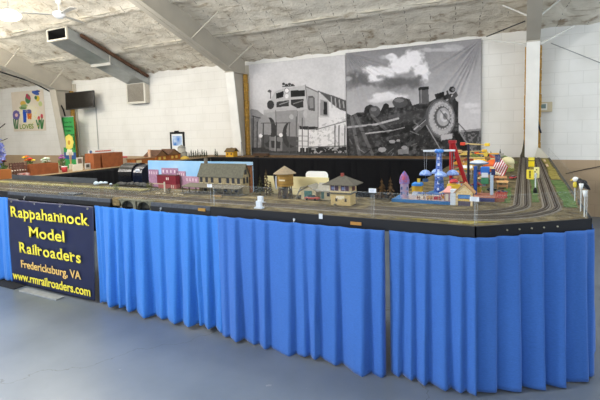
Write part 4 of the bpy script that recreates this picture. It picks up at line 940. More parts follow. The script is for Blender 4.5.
# two white foundation blocks
for x, y, lab in ((-1.862, 2.892, 'white block on a base left of the water tower, rear one of two'), (-1.752, 2.70, 'white block on a base at the front edge, nearer one of two')):
    t = thing('white_marker', lab, 'block', (x, y, DECK+.0005)); B(-.034, .034, -.02, .02, 0, .01).build('base', M('#cfd8e4', .6), t); B(-.021, .021, -.012, .012, .01, .056).build('block', M('#dbe4f0', .6), t)
# cream board and white rounded board behind
cbd = tag(B(-.32, .32, -.004, .004, 0, .16).build('scenery_board', M('#e3d6a4', .8), loc=(-1.80, 3.38, DECK)), 'long cream board standing along the back of the module by the water tower', 'board')
pts = [(-.105, 0), (.105, 0), (.105, .17)]+[(.07+.035*math.cos(a), .175+.035*math.sin(a)) for a in np.linspace(0, PI/2, 6)]+[(-.07+.035*math.cos(a), .175+.035*math.sin(a)) for a in np.linspace(PI/2, PI, 6)]
tag(MB().prism_xz(pts, -.006, .006).build('rounded_board', M('#f0f0ee', .6), loc=(-1.605, 3.408, DECK)), 'white round cornered board sticking up behind the cream board', 'board')
# depot shed
sh = thing('model_shed', 'small cream model shed with a grey gable roof beside the signal tower', 'model building', (-1.50, 3.22, DECK))
cr = M('#b9ad8a', .85, .08, 60); shr = M('#8c887c', .85, .12, 60)
MB().prism_xz([(-.135, 0), (.0, 0), (.0, .075), (-.067, .112), (-.135, .075)], -.06, .09).build('body', cr, sh)
mb = MB()
for s in (-1, 1): mb.add([(-.067+s*.09, -.075, .066), (-.067, -.075, .116), (-.067, .10, .116), (-.067+s*.09, .10, .066), (-.067+s*.09, -.075, .071), (-.067, -.075, .121), (-.067, .10, .121), (-.067+s*.09, .10, .071)], [(0, 1, 2, 3), (4, 7, 6, 5), (0, 4, 5, 1), (1, 5, 6, 2), (2, 6, 7, 3), (3, 7, 4, 0)])
mb.build('roof', shr, sh); B(-.105, -.035, -.063, -.06, .02, .075).build('shed_door', M('#3f6a62', .7), sh)
gable_body(0, .13, -.02, .08, 0, .08, .125).build('wing', cr, sh); gable_roof(.004, .13, -.02, .08, .08, .128).build('wing_roof', M('#9a968a', .85, .1, 60), sh); B(.03, .055, -.023, -.02, .01, .065).build('wing_door', M('#4b6b63', .7), sh); B(.08, .105, -.023, -.02, .03, .06).build('window', dkwin, sh)
MB().rod((-.19, -.06, .0), (-.14, -.05, .10), .005).rod((-.14, -.05, .10), (-.10, -.05, .105), .005).build('hoist', M('#8b8678', .7), sh)
# car
def auto(loc, color, label, rz=0, k=1.0):
    t = thing('toy_car', label, 'toy car', loc, rz)
    MB().prism_xz([(-.06*k, .010*k), (.06*k, .010*k), (.062*k, .022*k), (.03*k, .026*k), (-.045*k, .026*k), (-.062*k, .022*k)], -.022*k, .022*k).build('body', M(color, .35), t, bevel=.003*k)
    MB().prism_xz([(-.035*k, .025*k), (.025*k, .025*k), (.012*k, .040*k), (-.025*k, .040*k)], -.018*k, .018*k).build('cabin', M('#3b4148', .2), t)
    for x in (-.037, .037):
        for y in (-.022, .022): MB().rod((x*k, (y-.003)*k, .010*k), (x*k, (y+.003)*k, .010*k), .010*k, n=12).build('wheel', M('#1b1b1d', .6), t)
auto((-1.52, 3.13, DECK+.005), '#a3473b', 'red toy car parked in front of the model shed', 0, 1.0)
auto((-1.63, 3.18, DECK+.005), '#3a3e3c', 'dark green toy car behind the red toy car', .2, .8)
# interlocking tower
tw = thing('signal_tower', 'two storey cream model signal tower with a hipped grey roof', 'model building', (-1.215, 3.055, DECK)); tw.scale = (.83, .83, .94)
crm = M('#c8b078', .8, .07, 70)
B(-.105, .085, -.06, .075, 0, .095).build('lower_storey', crm, tw); B(-.112, .092, -.067, .082, .105, .168).build('upper_storey', M('#cdb98b', .8, .06, 70), tw); B(-.118, .098, -.073, .088, .093, .105).build('belt_course', M('#5f5a4c', .8), tw)
mb = MB(); a_ = [(-.165, -.115, .166), (.145, -.115, .166), (.145, .125, .166), (-.165, .125, .166), (-.165, -.115, .171), (.145, -.115, .171), (.145, .125, .171), (-.165, .125, .171), (-.03, .005, .236), (.01, .005, .236)]
mb.add(a_, [(0, 3, 2, 1), (0, 1, 5, 4), (1, 2, 6, 5), (2, 3, 7, 6), (3, 0, 4, 7), (4, 5, 9, 8), (5, 6, 9), (6, 7, 8, 9), (7, 4, 8)]); mb.build('roof', M('#57534a', .85, .12, 60), tw)
B(-.025, .0, -.008, .017, .225, .255).build('chimney', M('#8c4238', .8), tw)
for x in (-.062, .038):
    o = B(x-.040, x+.040, -.070, -.067, .118, .160).build('window', M('#4c3340', .3), tw); B(x-.03, x+.005, -.0715, -.070, .128, .152).build('pane', M('#7a83a8', .2), o)
    mb = MB()
    for k in (-.04, 0, .04): mb.box(x+k-.002, x+k+.002, -.073, -.0705, .118, .160)
    mb.build('muntin', M('#b4998a', .7), o)
B(.092, .095, -.03, .04, .118, .160).build('window', M('#5d3038', .3), tw)
B(-.052, .028, -.066, -.06, .058, .078).build('name_board', M('#e6dcc2', .7), tw); B(-.03, .006, -.066, -.06, .050, .058).build('name_board', M('#e6dcc2', .7), tw)
windows(tw, [-.05, .04], -.06, .032, .020, .026, M('#4a3e33', .5)); B(-.075, -.05, -.066, -.06, .0, .012).build('step', M('#6b6456', .8), tw)
mb = MB()
for k in range(7): mb.box(-.135, -.108, -.04+k*.016, -.028+k*.016, k*.015, k*.015+.004)
mb.build('outside_stair', M('#7d7259', .8), tw)

# ------------------------------------------------------------------ trees
def conifer(x, y, h, col, label, group, r=None, z=DECK, name='model_conifer', layers=6):
    r = r or h*.2; t = thing(name, label, 'model tree', (x, y, z), group=group)
    MB().rod((0, 0, 0), (0, 0, h*.9), h*.018+.001, .0008, n=6).build('trunk', M('#3a2d22', .9), t)
    rs = random.Random(int((x*7+y*13)*1000)); mb = MB()
    for k in range(layers):
        f_ = k/layers; rr = r*(1-f_*.85); zc = h*(.15+.8*f_)
        for j in range(9):
            a = rs.uniform(0, 2*PI); l = rr*rs.uniform(.65, 1.1); wdt = rr*.28
            mb.add([(0, 0, zc+h*.10), (l*math.cos(a)-wdt*math.sin(a), l*math.sin(a)+wdt*math.cos(a), zc-h*.02), (l*1.1*math.cos(a), l*1.1*math.sin(a), zc-h*.05), (l*math.cos(a)+wdt*math.sin(a), l*math.sin(a)-wdt*math.cos(a), zc-h*.02)], [(0, 1, 2, 3)])
    mb.leaves((0, 0, h*.4), r*.6, r*.6, h*.35, 60, h*.03, rs)
    mb.add([(0, 0, h), (h*.02, 0, h*.85), (-h*.02, 0, h*.85)], [(0, 1, 2)]); mb.build('foliage', M(col, .95, .3, 60), t); return t
def bushy(x, y, h, col, label, group=None, z=DECK, r=None, cat='model tree'):
    r = r or h*.32; t = thing('model_tree', label, cat, (x, y, z), group=group); MB().rod((0, 0, 0), (0, 0, h*.6), .003, .0015, n=6).build('trunk', M('#4d3f2e', .9), t)
    rs = random.Random(int((x*17+y*3)*1000)); mb = MB(); mb.leaves((0, 0, h*.66), r, r, h*.33, 200, h*.05, rs); mb.build('foliage', M(col, .95, .3, 60), t)
brn = '#5f4a30'
conifer(-2.105, 3.27, .185, '#3b3a22', 'shorter dark conifer between the mill and the water tower, left one', 'conifers left of the water tower', .04)
conifer(-2.045, 3.28, .235, '#4a3c24', 'tallest conifer between the mill and the water tower', 'conifers left of the water tower', .04)
conifer(-1.995, 3.26, .14, '#4d4128', 'lowest conifer nearest the water tower on its left', 'conifers left of the water tower', .035)
conifer(-1.055, 3.37, .10, '#4d3c26', 'short brown conifer behind the white card right of the signal tower', 'brown conifers right of the signal tower', .035)
conifer(-1.015, 3.38, .175, '#5a4326', 'middle brown conifer right of the signal tower', 'brown conifers right of the signal tower', .045)
conifer(-.945, 3.38, .185, brn, 'brown conifer right of the signal tower, nearest the carnival', 'brown conifers right of the signal tower', .042)
bushy(-3.52, 2.90, .10, '#5f6b41', 'green model tree on the tracks side above the stone bridge'); bushy(-3.22, 3.04, .11, '#6b6a48', 'olive model tree in front of the dark red warehouse'); bushy(-4.62, 3.2, .05, '#5f7050', 'low green bush left of the white rock pile')
bushy(-3.02, 3.09, .055, '#4b4a33', 'dark bush at the left end of the station canopy')

# ------------------------------------------------------------------ left modules: slab, tunnel tube, rocks
tag(B(-.85, .85, -.006, .006, 0, .062).build('low_wall', M('#474c52', .85, .12, 12), loc=(-5.30, 3.40, DECK)), 'long low dark grey wall along the back of the left front modules', 'wall strip')
tb = thing('helicopter_case', 'black glossy rounded hood standing behind the left front modules', 'case', (-4.47, 4.05, .035))
def hood():
    n = 16; pts = [(.16*math.cos(a), 1.0+.155*math.sin(a)**.7 if math.sin(a) > 0 else 1.0) for a in np.linspace(0, PI, n)]
    MB().prism_yz([(-.16, .92)]+[(p[0], p[1]) for p in pts][::-1]+[(.16, .92)], -.21, .03).build('hood', M('#131417', .22, spec=.6), tb, smooth=False)
    MB().prism_yz([(-.145, .92)]+[(p[0]*.9, 1+(p[1]-1)*.88) for p in pts][::-1]+[(.145, .92)], .03, .20).build('cabin', M('#141a2a', .2, spec=.6), tb)
    MB().ball((.12, -.13, 1.07), .04, 1.2, .4, .6).build('highlight_blob', M('#c8ccd4', .3), tb, smooth=True)  # pale blob standing in for a highlight on the glossy black case
    for x in (-.17, .17):
        for y in (-.12, .12): MB().rod((x, y, -.035), (x*.9, y*.9, .93), .014).build('leg', M('#202124', .5), tb)
hood()
def rocks(loc, n, sx, sy, h, col, label, cat):
    rs = random.Random(n); mb = MB()
    for k in range(n):
        x, y = rs.uniform(-sx, sx), rs.uniform(-sy, sy); r = h*rs.uniform(.3, .6)
        mb.ball((x, y, r*.6+max(0, h*(1-abs(x)/sx))*.35), r, rs.uniform(.8, 1.7), 1, rs.uniform(.6, 1), 6, 4)
    return tag(stuff(mb.build('rock_pile', M(col, .9, .2, 40), loc=loc)), label, cat)
rocks((-4.25, 3.33, DECK), 9, .13, .02, .05, '#c3d2de', 'pale bluish white rock pile behind the left tracks', 'rocks')
rocks((-3.80, 3.34, DECK+.002), 30, .24, .03, .05, '#4c4c4a', 'dark grey heap of scrap in front of the black hood', 'scrap heap')
rocks((-2.95, 3.02, DECK), 16, .18, .02, .015, '#c9bda2', 'pale gravel pile in front of the station canopy', 'gravel')
tag(B(-.12, .12, -.05, .05, 0, .012).build('grey_block', M('#4d5157', .8), loc=(-3.96, 2.72, DECK)), 'flat grey block by the track above the navy banner', 'block')

# ------------------------------------------------------------------ on the left side module
wood = M('#96552f', .75, .12, 14)
def carton(x, y0, y1, h, label, wd=.22, m=None):
    t = thing('brown_box', label, 'box', (x, (y0+y1)/2, DECK), group='brown boxes on the left side module'); l = (y1-y0)/2; th = .012
    B(-wd/2, wd/2, -l, l, 0, th).build('bottom', m or wood, t)
    for xa, xb, ya, yb in ((-wd/2, -wd/2+th, -l, l), (wd/2-th, wd/2, -l, l), (-wd/2+th, wd/2-th, -l, -l+th), (-wd/2+th, wd/2-th, l-th, l)): B(xa, xb, ya, yb, th, h).build('side', m or wood, t)
carton(-6.50, 3.80, 4.22, .155, 'lower brown box near the flowers on the left side module')
carton(-6.50, 4.845, 4.975, .25, 'narrow brown box standing left of the largest brown box')
carton(-6.50, 5.02, 5.44, .245, 'largest brown box on the left side module')
t = thing('wire_crate', 'brown lattice crate between the blue flowers and the lower brown box', 'crate', (-6.46, 3.665, DECK))
lat = M('#6b4a3f', .8, .1)
mb = MB()
for k in range(6): mb.box(-.05, -.044, -.10+k*.036, -.088+k*.036, 0, .20).box(.044, .05, -.10+k*.036, -.088+k*.036, 0, .20)
for k in range(6): mb.box(-.052, -.044, -.10, .10, k*.036, k*.036+.014).box(.044, .052, -.10, .10, k*.036, k*.036+.014)
mb.build('lattice', lat, t); B(-.05, .05, -.10, .10, 0, .01).build('crate_base', lat, t); B(-.045, .045, -.085, .085, .08, .095).build('crate_shelf', M('#d8cdb8', .7), t)
tag(B(-.05, .05, -.06, .06, 0, .05).build('red_parcel', M('#a5433c', .7, c2='#d9c4bc', scale=30), loc=(-6.34, 3.66, DECK+.0005)), 'red and white parcel in front of the lattice crate', 'parcel')
tag(B(-.04, .04, -.075, .075, 0, .13).build('orange_carton', M('#b06b35', .7), loc=(-6.34, 3.40, DECK)), 'orange brown carton at the left edge of the photo', 'carton')
def flowers(x, y, h, cols, label, n=9, r=.07, pot='#6a4a3a'):
    t = thing('flower_arrangement', label, 'flowers', (x, y, DECK)); MB().lathe([(.035, 0), (.05, .07), (.046, .07), (.03, .01)], n=12).build('pot', M(pot, .7), t)
    rs = random.Random(int(x*100+y*77)); mb = MB()
    for k in range(n):
        a = rs.uniform(0, 2*PI); rr = r*rs.uniform(.1, 1); p = (rr*math.cos(a), rr*math.sin(a), h*rs.uniform(.72, 1)); mb.tube([(0, 0, .05), (p[0]*.5, p[1]*.5, h*.5), p], .003, 4)
        fl = MB()
        for q in range(6): b = q*PI/3; fl.ball((p[0]+.016*math.cos(b), p[1]+.016*math.sin(b), p[2]), .015, 1, 1, .6, 6, 4)
        fl.ball((p[0], p[1], p[2]+.006), .010, nu=6, nv=4); fl.build('blossom', M(cols[k % len(cols)], .8), t, smooth=True)
    mb.leaves((0, 0, h*.5), r*.8, r*.8, h*.25, 50, .022, rs); mb.build('stems', M('#5f7a45', .85, .2), t)
flowers(-6.72, 3.98, .27, ['#f0c22e', '#e8742c', '#f2d64a', '#dd4a33'], 'yellow and orange flowers behind the lower brown box', 12)
flowers(-6.72, 4.24, .22, ['#e9eee6', '#cfdcc4', '#a9bf9a'], 'pale white green flowers behind the lower brown box', 8)
flowers(-6.74, 4.52, .27, ['#a05a9c', '#8a4a86'], 'purple flowers between the yellow flowers and the green banner', 7)
flowers(-6.72, 3.60, .26, ['#7a2433', '#d06a6a', '#571b26'], 'dark red flowers next to the blue flowers', 10)
t = thing('dried_stems', 'upright tan dried stems behind the brown boxes', 'dried flowers', (-6.72, 4.66, DECK)); mb = MB()
for k in range(9): a = k*.7; mb.rod((0, 0, 0), (.02*math.cos(a), .02*math.sin(a), .26+.02*(k % 3)), .004, .002, n=5)
mb.build('stems', M('#b89a6a', .9), t); MB().lathe([(.03, 0), (.035, .09), (.03, .09)], n=10).build('jar', M('#c9c2ae', .5), t)
t = thing('flower_tree', 'tall blue violet flower arrangement with bare twigs at the left edge', 'flowers', (-6.585, 3.435, DECK))
MB().lathe([(.05, 0), (.065, .10), (.058, .10), (.045, .01)], n=14).build('pot', M('#3d3a45', .6), t)
mb = MB(); rs = random.Random(4); mb.leaves((0, 0, .36), .10, .13, .24, 420, .024, rs); mb.build('blossoms', M('#6f78c4', .85, c2='#a6b0e2', scale=40), t)
mb = MB().tube([(0, 0, .1), (.0, .02, .4), (.01, .04, .62), (.02, .08, .70), (.03, .15, .76)], .007, 6).tube([(.01, .04, .62), (0, .0, .72), (.01, -.04, .78)], .005, 5).tube([(0, .03, .5), (.02, .12, .53), (.02, .17, .55)], .005, 5).tube([(.02, .08, .70), (.02, .08, .78)], .004, 5); mb.build('twigs', M('#2c2422', .9), t)
tag(B(-.006, .006, -.085, .085, 0, .105).build('white_sign', M('#efe6d2', .7), loc=(-6.36, 4.52, DECK)), 'blank cream card standing between the brown boxes', 'card')
t = thing('red_cup', 'small red and white tub left of the cream card', 'tub', (-6.38, 4.31, DECK)); MB().lathe([(.035, 0), (.045, .08)], n=14).build('tub', M('#c23b3f', .5), t, smooth=True); MB().lathe([(.047, .08), (.047, .092)], n=14).build('tub_lid', M('#f0ece6', .5), t)
t = thing('picture_frame', 'small white picture frame behind the cream card', 'picture frame', (-6.55, 4.70, DECK)); B(-.006, .006, -.055, .055, 0, .20).build('frame', M('#d9d2c2', .6), t); B(.006, .009, -.035, .035, .10, .18).build('picture', M('#7a6b5c', .6), t)
t = thing('picture_frame', 'low grey picture frame beside the narrow brown box', 'picture frame', (-6.44, 4.76, DECK)); B(-.006, .006, -.05, .05, 0, .10).build('frame', M('#c9c4ba', .6), t); B(.006, .009, -.03, .03, .03, .08).build('picture', M('#54504a', .6), t)
t = thing('table_sign', 'white sign with red lettering and a blue mark standing behind the largest brown box', 'sign', (-6.68, 5.27, DECK)); B(-.004, .004, -.30, .24, 0, .30).build('panel', M('#f4f3ee', .5), t)
B(.004, .006, -.17, .16, .262, .285).build('lettering', M('#b8563f', .7, c2='#e0a493', scale=90), t); MB().ball((.004, -.255, .27), .03, .2, 1, .8, 10, 6).build('mark', M('#5a7396', .6), t)
t = thing('toy_barn', 'low orange brown toy barn behind the black hood', 'toy building', (-6.5, 5.95, DECK)); B(-.10, .10, -.24, .26, 0, .085).build('body', M('#a2622f', .8, .2, 40), t); B(-.11, .11, -.25, .27, .085, .098).build('roof', M('#8b6a4a', .8), t)
B(.10, .103, -.2, -.08, .02, .07).build('barn_door', M('#e3cfa2', .7), t)
t = thing('toy_barn', 'small pink roofed toy hut left of the orange toy barn', 'toy building', (-6.7, 5.68, DECK)); B(-.06, .06, -.06, .06, 0, .12).build('body', M('#d9cdb8', .8), t); B(-.07, .07, -.07, .07, .12, .145).build('roof', M('#d9626a', .7), t)
t = thing('toy_farmhouse', 'brown roofed toy farmhouse on the far left module below the calendar', 'toy building', (-6.62, 6.72, DECK))
B(-.16, .16, -.42, .26, 0, .11).build('body', M('#a9632f', .8, .25, 30), t)
for ya, yb in ((-.42, -.1), (-.1, .26)):
    ym = (ya+yb)/2; mb = MB()
    for s, y in ((1, ya), (-1, yb)): mb.add([(-.18, y-s*.01, .10), (.18, y-s*.01, .10), (.18, ym, .215), (-.18, ym, .215), (-.18, y-s*.01, .11), (.18, y-s*.01, .11), (.18, ym, .225), (-.18, ym, .225)], [(0, 1, 2, 3), (4, 7, 6, 5), (0, 4, 5, 1), (1, 5, 6, 2), (2, 6, 7, 3), (3, 7, 4, 0)])
    mb.build('roof', M('#5f4434', .85, .2, 40), t); MB().prism_yz([(ya+.01, .10), (yb-.01, .10), (ym, .21)], .15, .16).build('gable', M('#8f6a48', .8), t)
for y in (-.33, -.2, .02, .14): B(.16, .163, y-.03, y+.03, .03, .085).build('window', M('#e0bd5a', .6), t)
B(-.02, .04, -.46, -.43, 0, .24).build('chimney', M('#c8a58a', .8), t)
t = thing('toy_silo', 'grey toy grain silo with a domed cap, taller one of the pair', 'silo', (-6.64, 7.22, DECK)); MB().lathe([(.085, 0), (.085, .22)], n=18).build('body', M('#a9a69c', .6, .08, 40), t, smooth=True); MB().lathe([(.087, .22), (.07, .255), (.03, .275), (.005, .29)], n=18).build('cap', M('#8f8e88', .5), t, smooth=True)
t = thing('toy_silo', 'lower grey toy silo right of the tall domed silo', 'silo', (-6.50, 7.16, DECK)); MB().lathe([(.055, 0), (.055, .12)], n=16).build('body', M('#8c8a80', .6), t, smooth=True); MB().lathe([(.062, .12), (.03, .15), (.005, .155)], n=16).build('cap', M('#77766f', .5), t, smooth=True)
tag(MB().lathe([(.10, 0), (.08, .035), (.02, .06), (.003, .062)], n=16).build('toy_dome', M('#d8b450', .7), loc=(-6.42, 7.06, DECK), smooth=True), 'small yellow dome in front of the tall silo', 'toy')
for k in range(11):
    x, y = (-6.56+.036*k, 7.36+.030*k) if k < 9 else (-6.12+.05*(k-9), 7.72)
    conifer(x, y, .13+.07*abs(math.sin(k*1.9)), '#27301f', 'tiny dark green conifer in the row right of the grey silos under the calendar', 'tiny conifers by the silos', .035)
t = thing('toy_house', 'small yellow toy house on the back module left of the middle column', 'toy building', (-5.72, 7.78, DECK))
B(-.10, .10, -.08, .08, 0, .12).build('body', M('#d9a32c', .7, .08), t); gable_roof(-.11, .11, -.08, .08, .12, .185, .02).build('roof', M('#6b5636', .8), t); windows(t, [-.05, .05], -.08, .04, .035, .045, M('#6a4a20', .5))
B(-.02, .02, -.01, .02, .17, .20).build('chimney', M('#5b4a3a', .8), t)
tag(MB().rod((0, 0, 0), (0, 0, .32), .008).build('signal_mast', M('#7d7d7b', .6), loc=(-5.50, 7.85, DECK)), 'thin grey mast right of the small yellow toy house', 'mast')
t = thing('freight_wagon', 'dark brown toy freight wagon on the back module under the diesel print', 'toy wagon', (-4.95, 7.78, DECK+.0))
B(-.18, .18, -.04, .04, .02, .075).build('body', M('#4a3626', .8, .15), t)
for x in (-.12, .12): B(x-.04, x+.04, -.03, .03, 0, .02).build('truck', M('#1c1b1a', .7), t)

# ------------------------------------------------------------------ the carnival
RB, SKY, NAVY = '#2f62b8', '#5f8fd8', '#1f2f66'
t = thing('toy_castle', 'pink and blue pointed toy castle tower at the left of the carnival', 'toy castle', (-.83, 3.365, DECK+.0232)); t.scale = (.86, .86, .9)
MB().lathe([(.038, 0), (.038, .125)], n=8).build('tower', M('#8c97bd', .4, c2='#b995a8', scale=50), t); MB().lathe([(.046, .125), (.046, .16), (.038, .16)], n=8).build('battlement', M('#a95f80', .5, c2='#6b7fc0', scale=60), t)
MB().lathe([(.046, .155), (.036, .19), (.012, .225), (.002, .235)], n=8).build('roof', M('#b04a58', .5, c2='#4d68b8', scale=40), t)
for z in (.03, .075):
    for a in (-.5, .9): x, y = .0365*math.sin(a), -.0365*math.cos(a); B(x-.008, x+.008, y-.004, y+.002, z, z+.026).build('window', M('#4b5b8a', .3), t)
t = thing('toy_platform', 'blue edged toy fairground platform in front of the swing ride', 'toy platform', (-.74, 3.42, DECK))
B(-.17, .27, -.13, .18, 0, .02).build('deck', M('#2f74b4', .5), t); B(-.10, .26, -.115, .16, .02, .023).build('paving', M('#c9a88a', .8, c2='#8f9db8', scale=40), t); B(-.171, .271, -.134, -.130, 0, .024).build('edge_rail', M('#2a6fae', .5), t)
t = thing('toy_kiosk', 'small yellow toy kiosk with a bright blue roof right of the castle', 'toy kiosk', (-.765, 3.53, DECK+.0232)); t.scale = (.82, .82, .92)
B(-.045, .045, -.035, .035, 0, .03).build('counter', M('#c9d6e6', .6), t)
for sx in (-1, 1):
    for sy in (-1, 1): B(sx*.04-.007, sx*.04+.007, sy*.03-.006, sy*.03+.006, .03, .085).build('post', M('#e0b93a', .6), t)
MB().lathe([(.068, .085), (.064, .105), (.05, .112), (.046, .112)], n=4, a0=PI/4).build('roof', M('#2f86d8', .5), t); B(.0, .025, -.01, .015, .11, .145).build('finial', M('#e8c64a', .6), t); B(-.03, .03, .01, .02, .03, .08).build('back_panel', M('#d9b040', .7), t)
# swing tower
t = thing('swing_ride', 'tall blue toy parachute ride with a white cross top and hanging umbrellas', 'toy ride', (-.625, 3.70, DECK))
MB().lathe([(.085, 0), (.085, .03), (.075, .03)], n=8).build('base', M('#3f8ac0', .5), t)
MB().lathe([(.044, .03), (.032, .16), (.020, .30), (.019, .36)], n=8).build('tower', M('#23459c', .5, c2='#7396df', scale=75), t)
mb = MB()
for k in range(6): mb.box(-.008, .008, -.047+k*.0055, -.041+k*.0055, .05+k*.05, .07+k*.05)
mb.build('tower_lights', M('#dfe6f6', .4), t)
MB().lathe([(.03, .355), (.045, .37), (.03, .385)], n=12).build('hub', M('#3a78c8', .5), t)
for k in range(4):
    a = k*PI/2+.30; c_, s_ = math.cos(a), math.sin(a)
    mb = MB(); mb.prism([(x*c_-y*s_, x*s_+y*c_) for x, y in ((0, -.018), (.125, -.016), (.125, .016), (0, .018))], .366, .380); mb.build('arm', M('#e6eef6', .5) if k != 3 else M('#3f88d8', .5), t)
    px, py = .108*c_, .108*s_; mb = MB()
    for o_ in (-.012, .012): mb.rod((px+o_, py, .366), (px+o_*.5, py, .215), .0012, n=4)
    mb.build('cables', M('#a8acb2', .4), t)
    u = MB().lathe([(.052, .172), (.046, .190), (.028, .208), (.004, .216)], (px, py, 0), 12).build('umbrella', M('#5b82d0', .5, c2='#a9c0ec', scale=70), t, smooth=True)
    MB().lathe([(.022, .118), (.024, .14), (.020, .14)], (px, py, 0), 8).rod((px, py, .14), (px, py, .18), .002, n=4).build('gondola', M('#3f5f8a', .5), u)
# red tower
t = thing('red_pendulum_ride', 'bright red A frame toy ride right of the blue parachute ride', 'toy ride', (-.50, 4.02, DECK))
red = M('#a3161c', .45)
MB().rod((-.075, 0, 0), (-.075, 0, .43), .017, n=6).build('leg', red, t); MB().rod((.07, 0, 0), (-.062, 0, .43), .019, n=6).build('leg', red, t); MB().rod((.055, .12, 0), (-.06, .02, .42), .014, n=6).build('leg', red, t)
B(-.095, -.035, -.025, .04, .42, .445).build('top_block', red, t); B(-.11, .11, -.05, .15, 0, .012).build('base_plate', M('#7a1f22', .6), t)
mb = MB()
for k in range(5): mb.rod((-.07, 0, .06+k*.07), (.05-k*.022, 0, .08+k*.07), .005, n=5)
mb.build('cross_bracing', red, t)
# scrambler mast with arms
t = thing('flying_ride', 'toy ride with tan arms and yellow cars on a dark navy mast', 'toy ride', (-.462, 4.3, DECK))
MB().rod((0, 0, 0), (0, 0, .40), .012, n=8).build('mast', M('#1c2038', .5), t); B(-.05, .05, -.05, .05, 0, .02).build('base', M('#2b2f4a', .6), t)
for k, (z, a, ln) in enumerate(((.40, .10, .16), (.40, PI-.1, .05), (.33, .5, .15), (.33, PI+.3, .08), (.27, -.2, .17))):
    p = (ln*math.cos(a), ln*math.sin(a), z+(.0 if k else -.01)); MB().rod((0, 0, z), p, .008, .006, n=6).build('arm', M('#cbb27c', .6), t)
    B(p[0]-.022, p[0]+.022, p[1]-.02, p[1]+.02, p[2]-.012, p[2]+.016).build('car', M(('#e8c436', '#d8492e', '#e3b53c', '#caa06a', '#8c6a3a')[k], .5), t, bevel=.005)
# fun house
t = thing('fun_house', 'yellow gabled toy fun house with an arched front at the carnival edge', 'toy building', (-.383, 3.29, DECK)); t.scale = (.88, .9, .95)
yl = M('#d9b970', .7, c2='#ecdfc0', scale=110)
MB().prism_xz([(-.062, 0), (-.046, 0), (-.046, .085), (.052, .085), (.052, 0), (.068, 0), (.068, .105), (.003, .165), (-.062, .105)], -.01, .0).build('arched_front', yl, t)
mb = MB()
for s in (-1, 1): mb.add([(.003+s*.08, -.02, .092), (.003, -.02, .165), (.003, .10, .165), (.003+s*.08, .10, .092), (.003+s*.08, -.02, .100), (.003, -.02, .174), (.003, .10, .174), (.003+s*.08, .10, .100)], [(0, 1, 2, 3), (4, 7, 6, 5), (0, 4, 5, 1), (1, 5, 6, 2), (2, 6, 7, 3), (3, 7, 4, 0)])
mb.build('roof', M('#b58a5c', .7), t); B(-.06, .066, .0, .09, 0, .09).build('hall', M('#6a5a58', .8), t); B(-.044, .05, -.002, .0, .055, .083).build('mural', M('#4a8ad0', .6), t); B(-.044, .05, -.006, .0, .035, .05).build('counter', M('#e0c060', .6), t); B(-.044, .05, -.004, -.001, 0, .034).build('front_panel', M('#5d5566', .7), t)
t = thing('ticket_booth', 'pink roofed toy ticket booth with a white door left of the fun house', 'toy building', (-.484, 3.30, DECK))
B(-.035, .005, -.01, .06, 0, .092).build('body', M('#a5848a', .7), t); B(.008, .044, -.016, .05, 0, .112).build('white_door', M('#d8e2ee', .5), t); B(-.026, -.006, -.013, -.01, .03, .08).build('window', M('#d8ccb8', .4), t)
mb = MB().add([(-.045, -.022, .09), (.010, -.022, .09), (.006, .06, .125), (-.02, .06, .125), (-.045, -.022, .095), (.010, -.022, .095), (.006, .06, .13), (-.02, .06, .13)], [(0, 3, 2, 1), (4, 5, 6, 7), (0, 1, 5, 4), (1, 2, 6, 5), (2, 3, 7, 6), (3, 0, 4, 7)]); mb.build('awning', M('#d79a92', .7), t)
t = thing('toy_cart', 'yellow topped toy cart with a red canopy behind the ticket booth', 'toy cart', (-.475, 3.46, DECK)); B(-.04, .04, -.03, .03, 0, .10).build('body', M('#8e8aa8', .7), t); B(-.045, .045, -.035, .035, .10, .132).build('counter', M('#e2bd3a', .6), t)
MB().lathe([(.036, .150), (.02, .168), (.004, .172)], n=8).build('canopy', M('#b03038', .6), t)
for sx in (-1, 1): B(sx*.036-.003, sx*.036+.003, -.003, .003, .132, .155).build('post', M('#cfd2d8', .5), t)
# blue arch ride
t = thing('arch_ride', 'toy ride with two blue posts, a blue top car and a red and purple platform', 'toy ride', (-.275, 3.66, DECK)); t.scale = (.92, .92, 1)
B(-.085, -.058, -.015, .015, .03, .255).build('post', M('#1f4fa0', .5), t, bevel=.004); B(.045, .07, -.015, .015, .03, .205).build('post', M('#b9d0e6', .5), t, bevel=.004)
B(-.03, .04, -.02, .03, .19, .25).build('top_car', M('#2a6cc4', .45), t, bevel=.008); B(-.022, .030, -.023, -.02, .168, .205).build('windscreen', M('#d4dbe4', .3), t); MB().box(-.075, -.03, -.008, .012, .21, .225).box(.04, .07, -.008, .012, .195, .21).build('axle', M('#1d2f6a', .5), t)
B(-.025, .035, -.02, .02, .115, .165).build('green_car', M('#3f8560', .5), t, bevel=.006); B(.055, .085, -.03, .0, .19, .235).build('counterweight', M('#1a2a5e', .5), t)
B(-.10, .16, -.16, .10, 0, .03).build('platform', M('#8c4a40', .7, c2='#b07a5c', scale=40), t); B(-.085, .09, -.166, -.16, .0, .026).build('front_panel', M('#5a5f9e', .6), t)
mb = MB()
for k in range(5): mb.rod((.095+k*.018, -.15, .03), (.11+k*.018, -.13, .075), .003, n=5).rod((.11+k*.018, -.15, .03), (.095+k*.018, -.13, .075), .003, n=5)
mb.build('lattice_rail', M('#b23a40', .5), t)
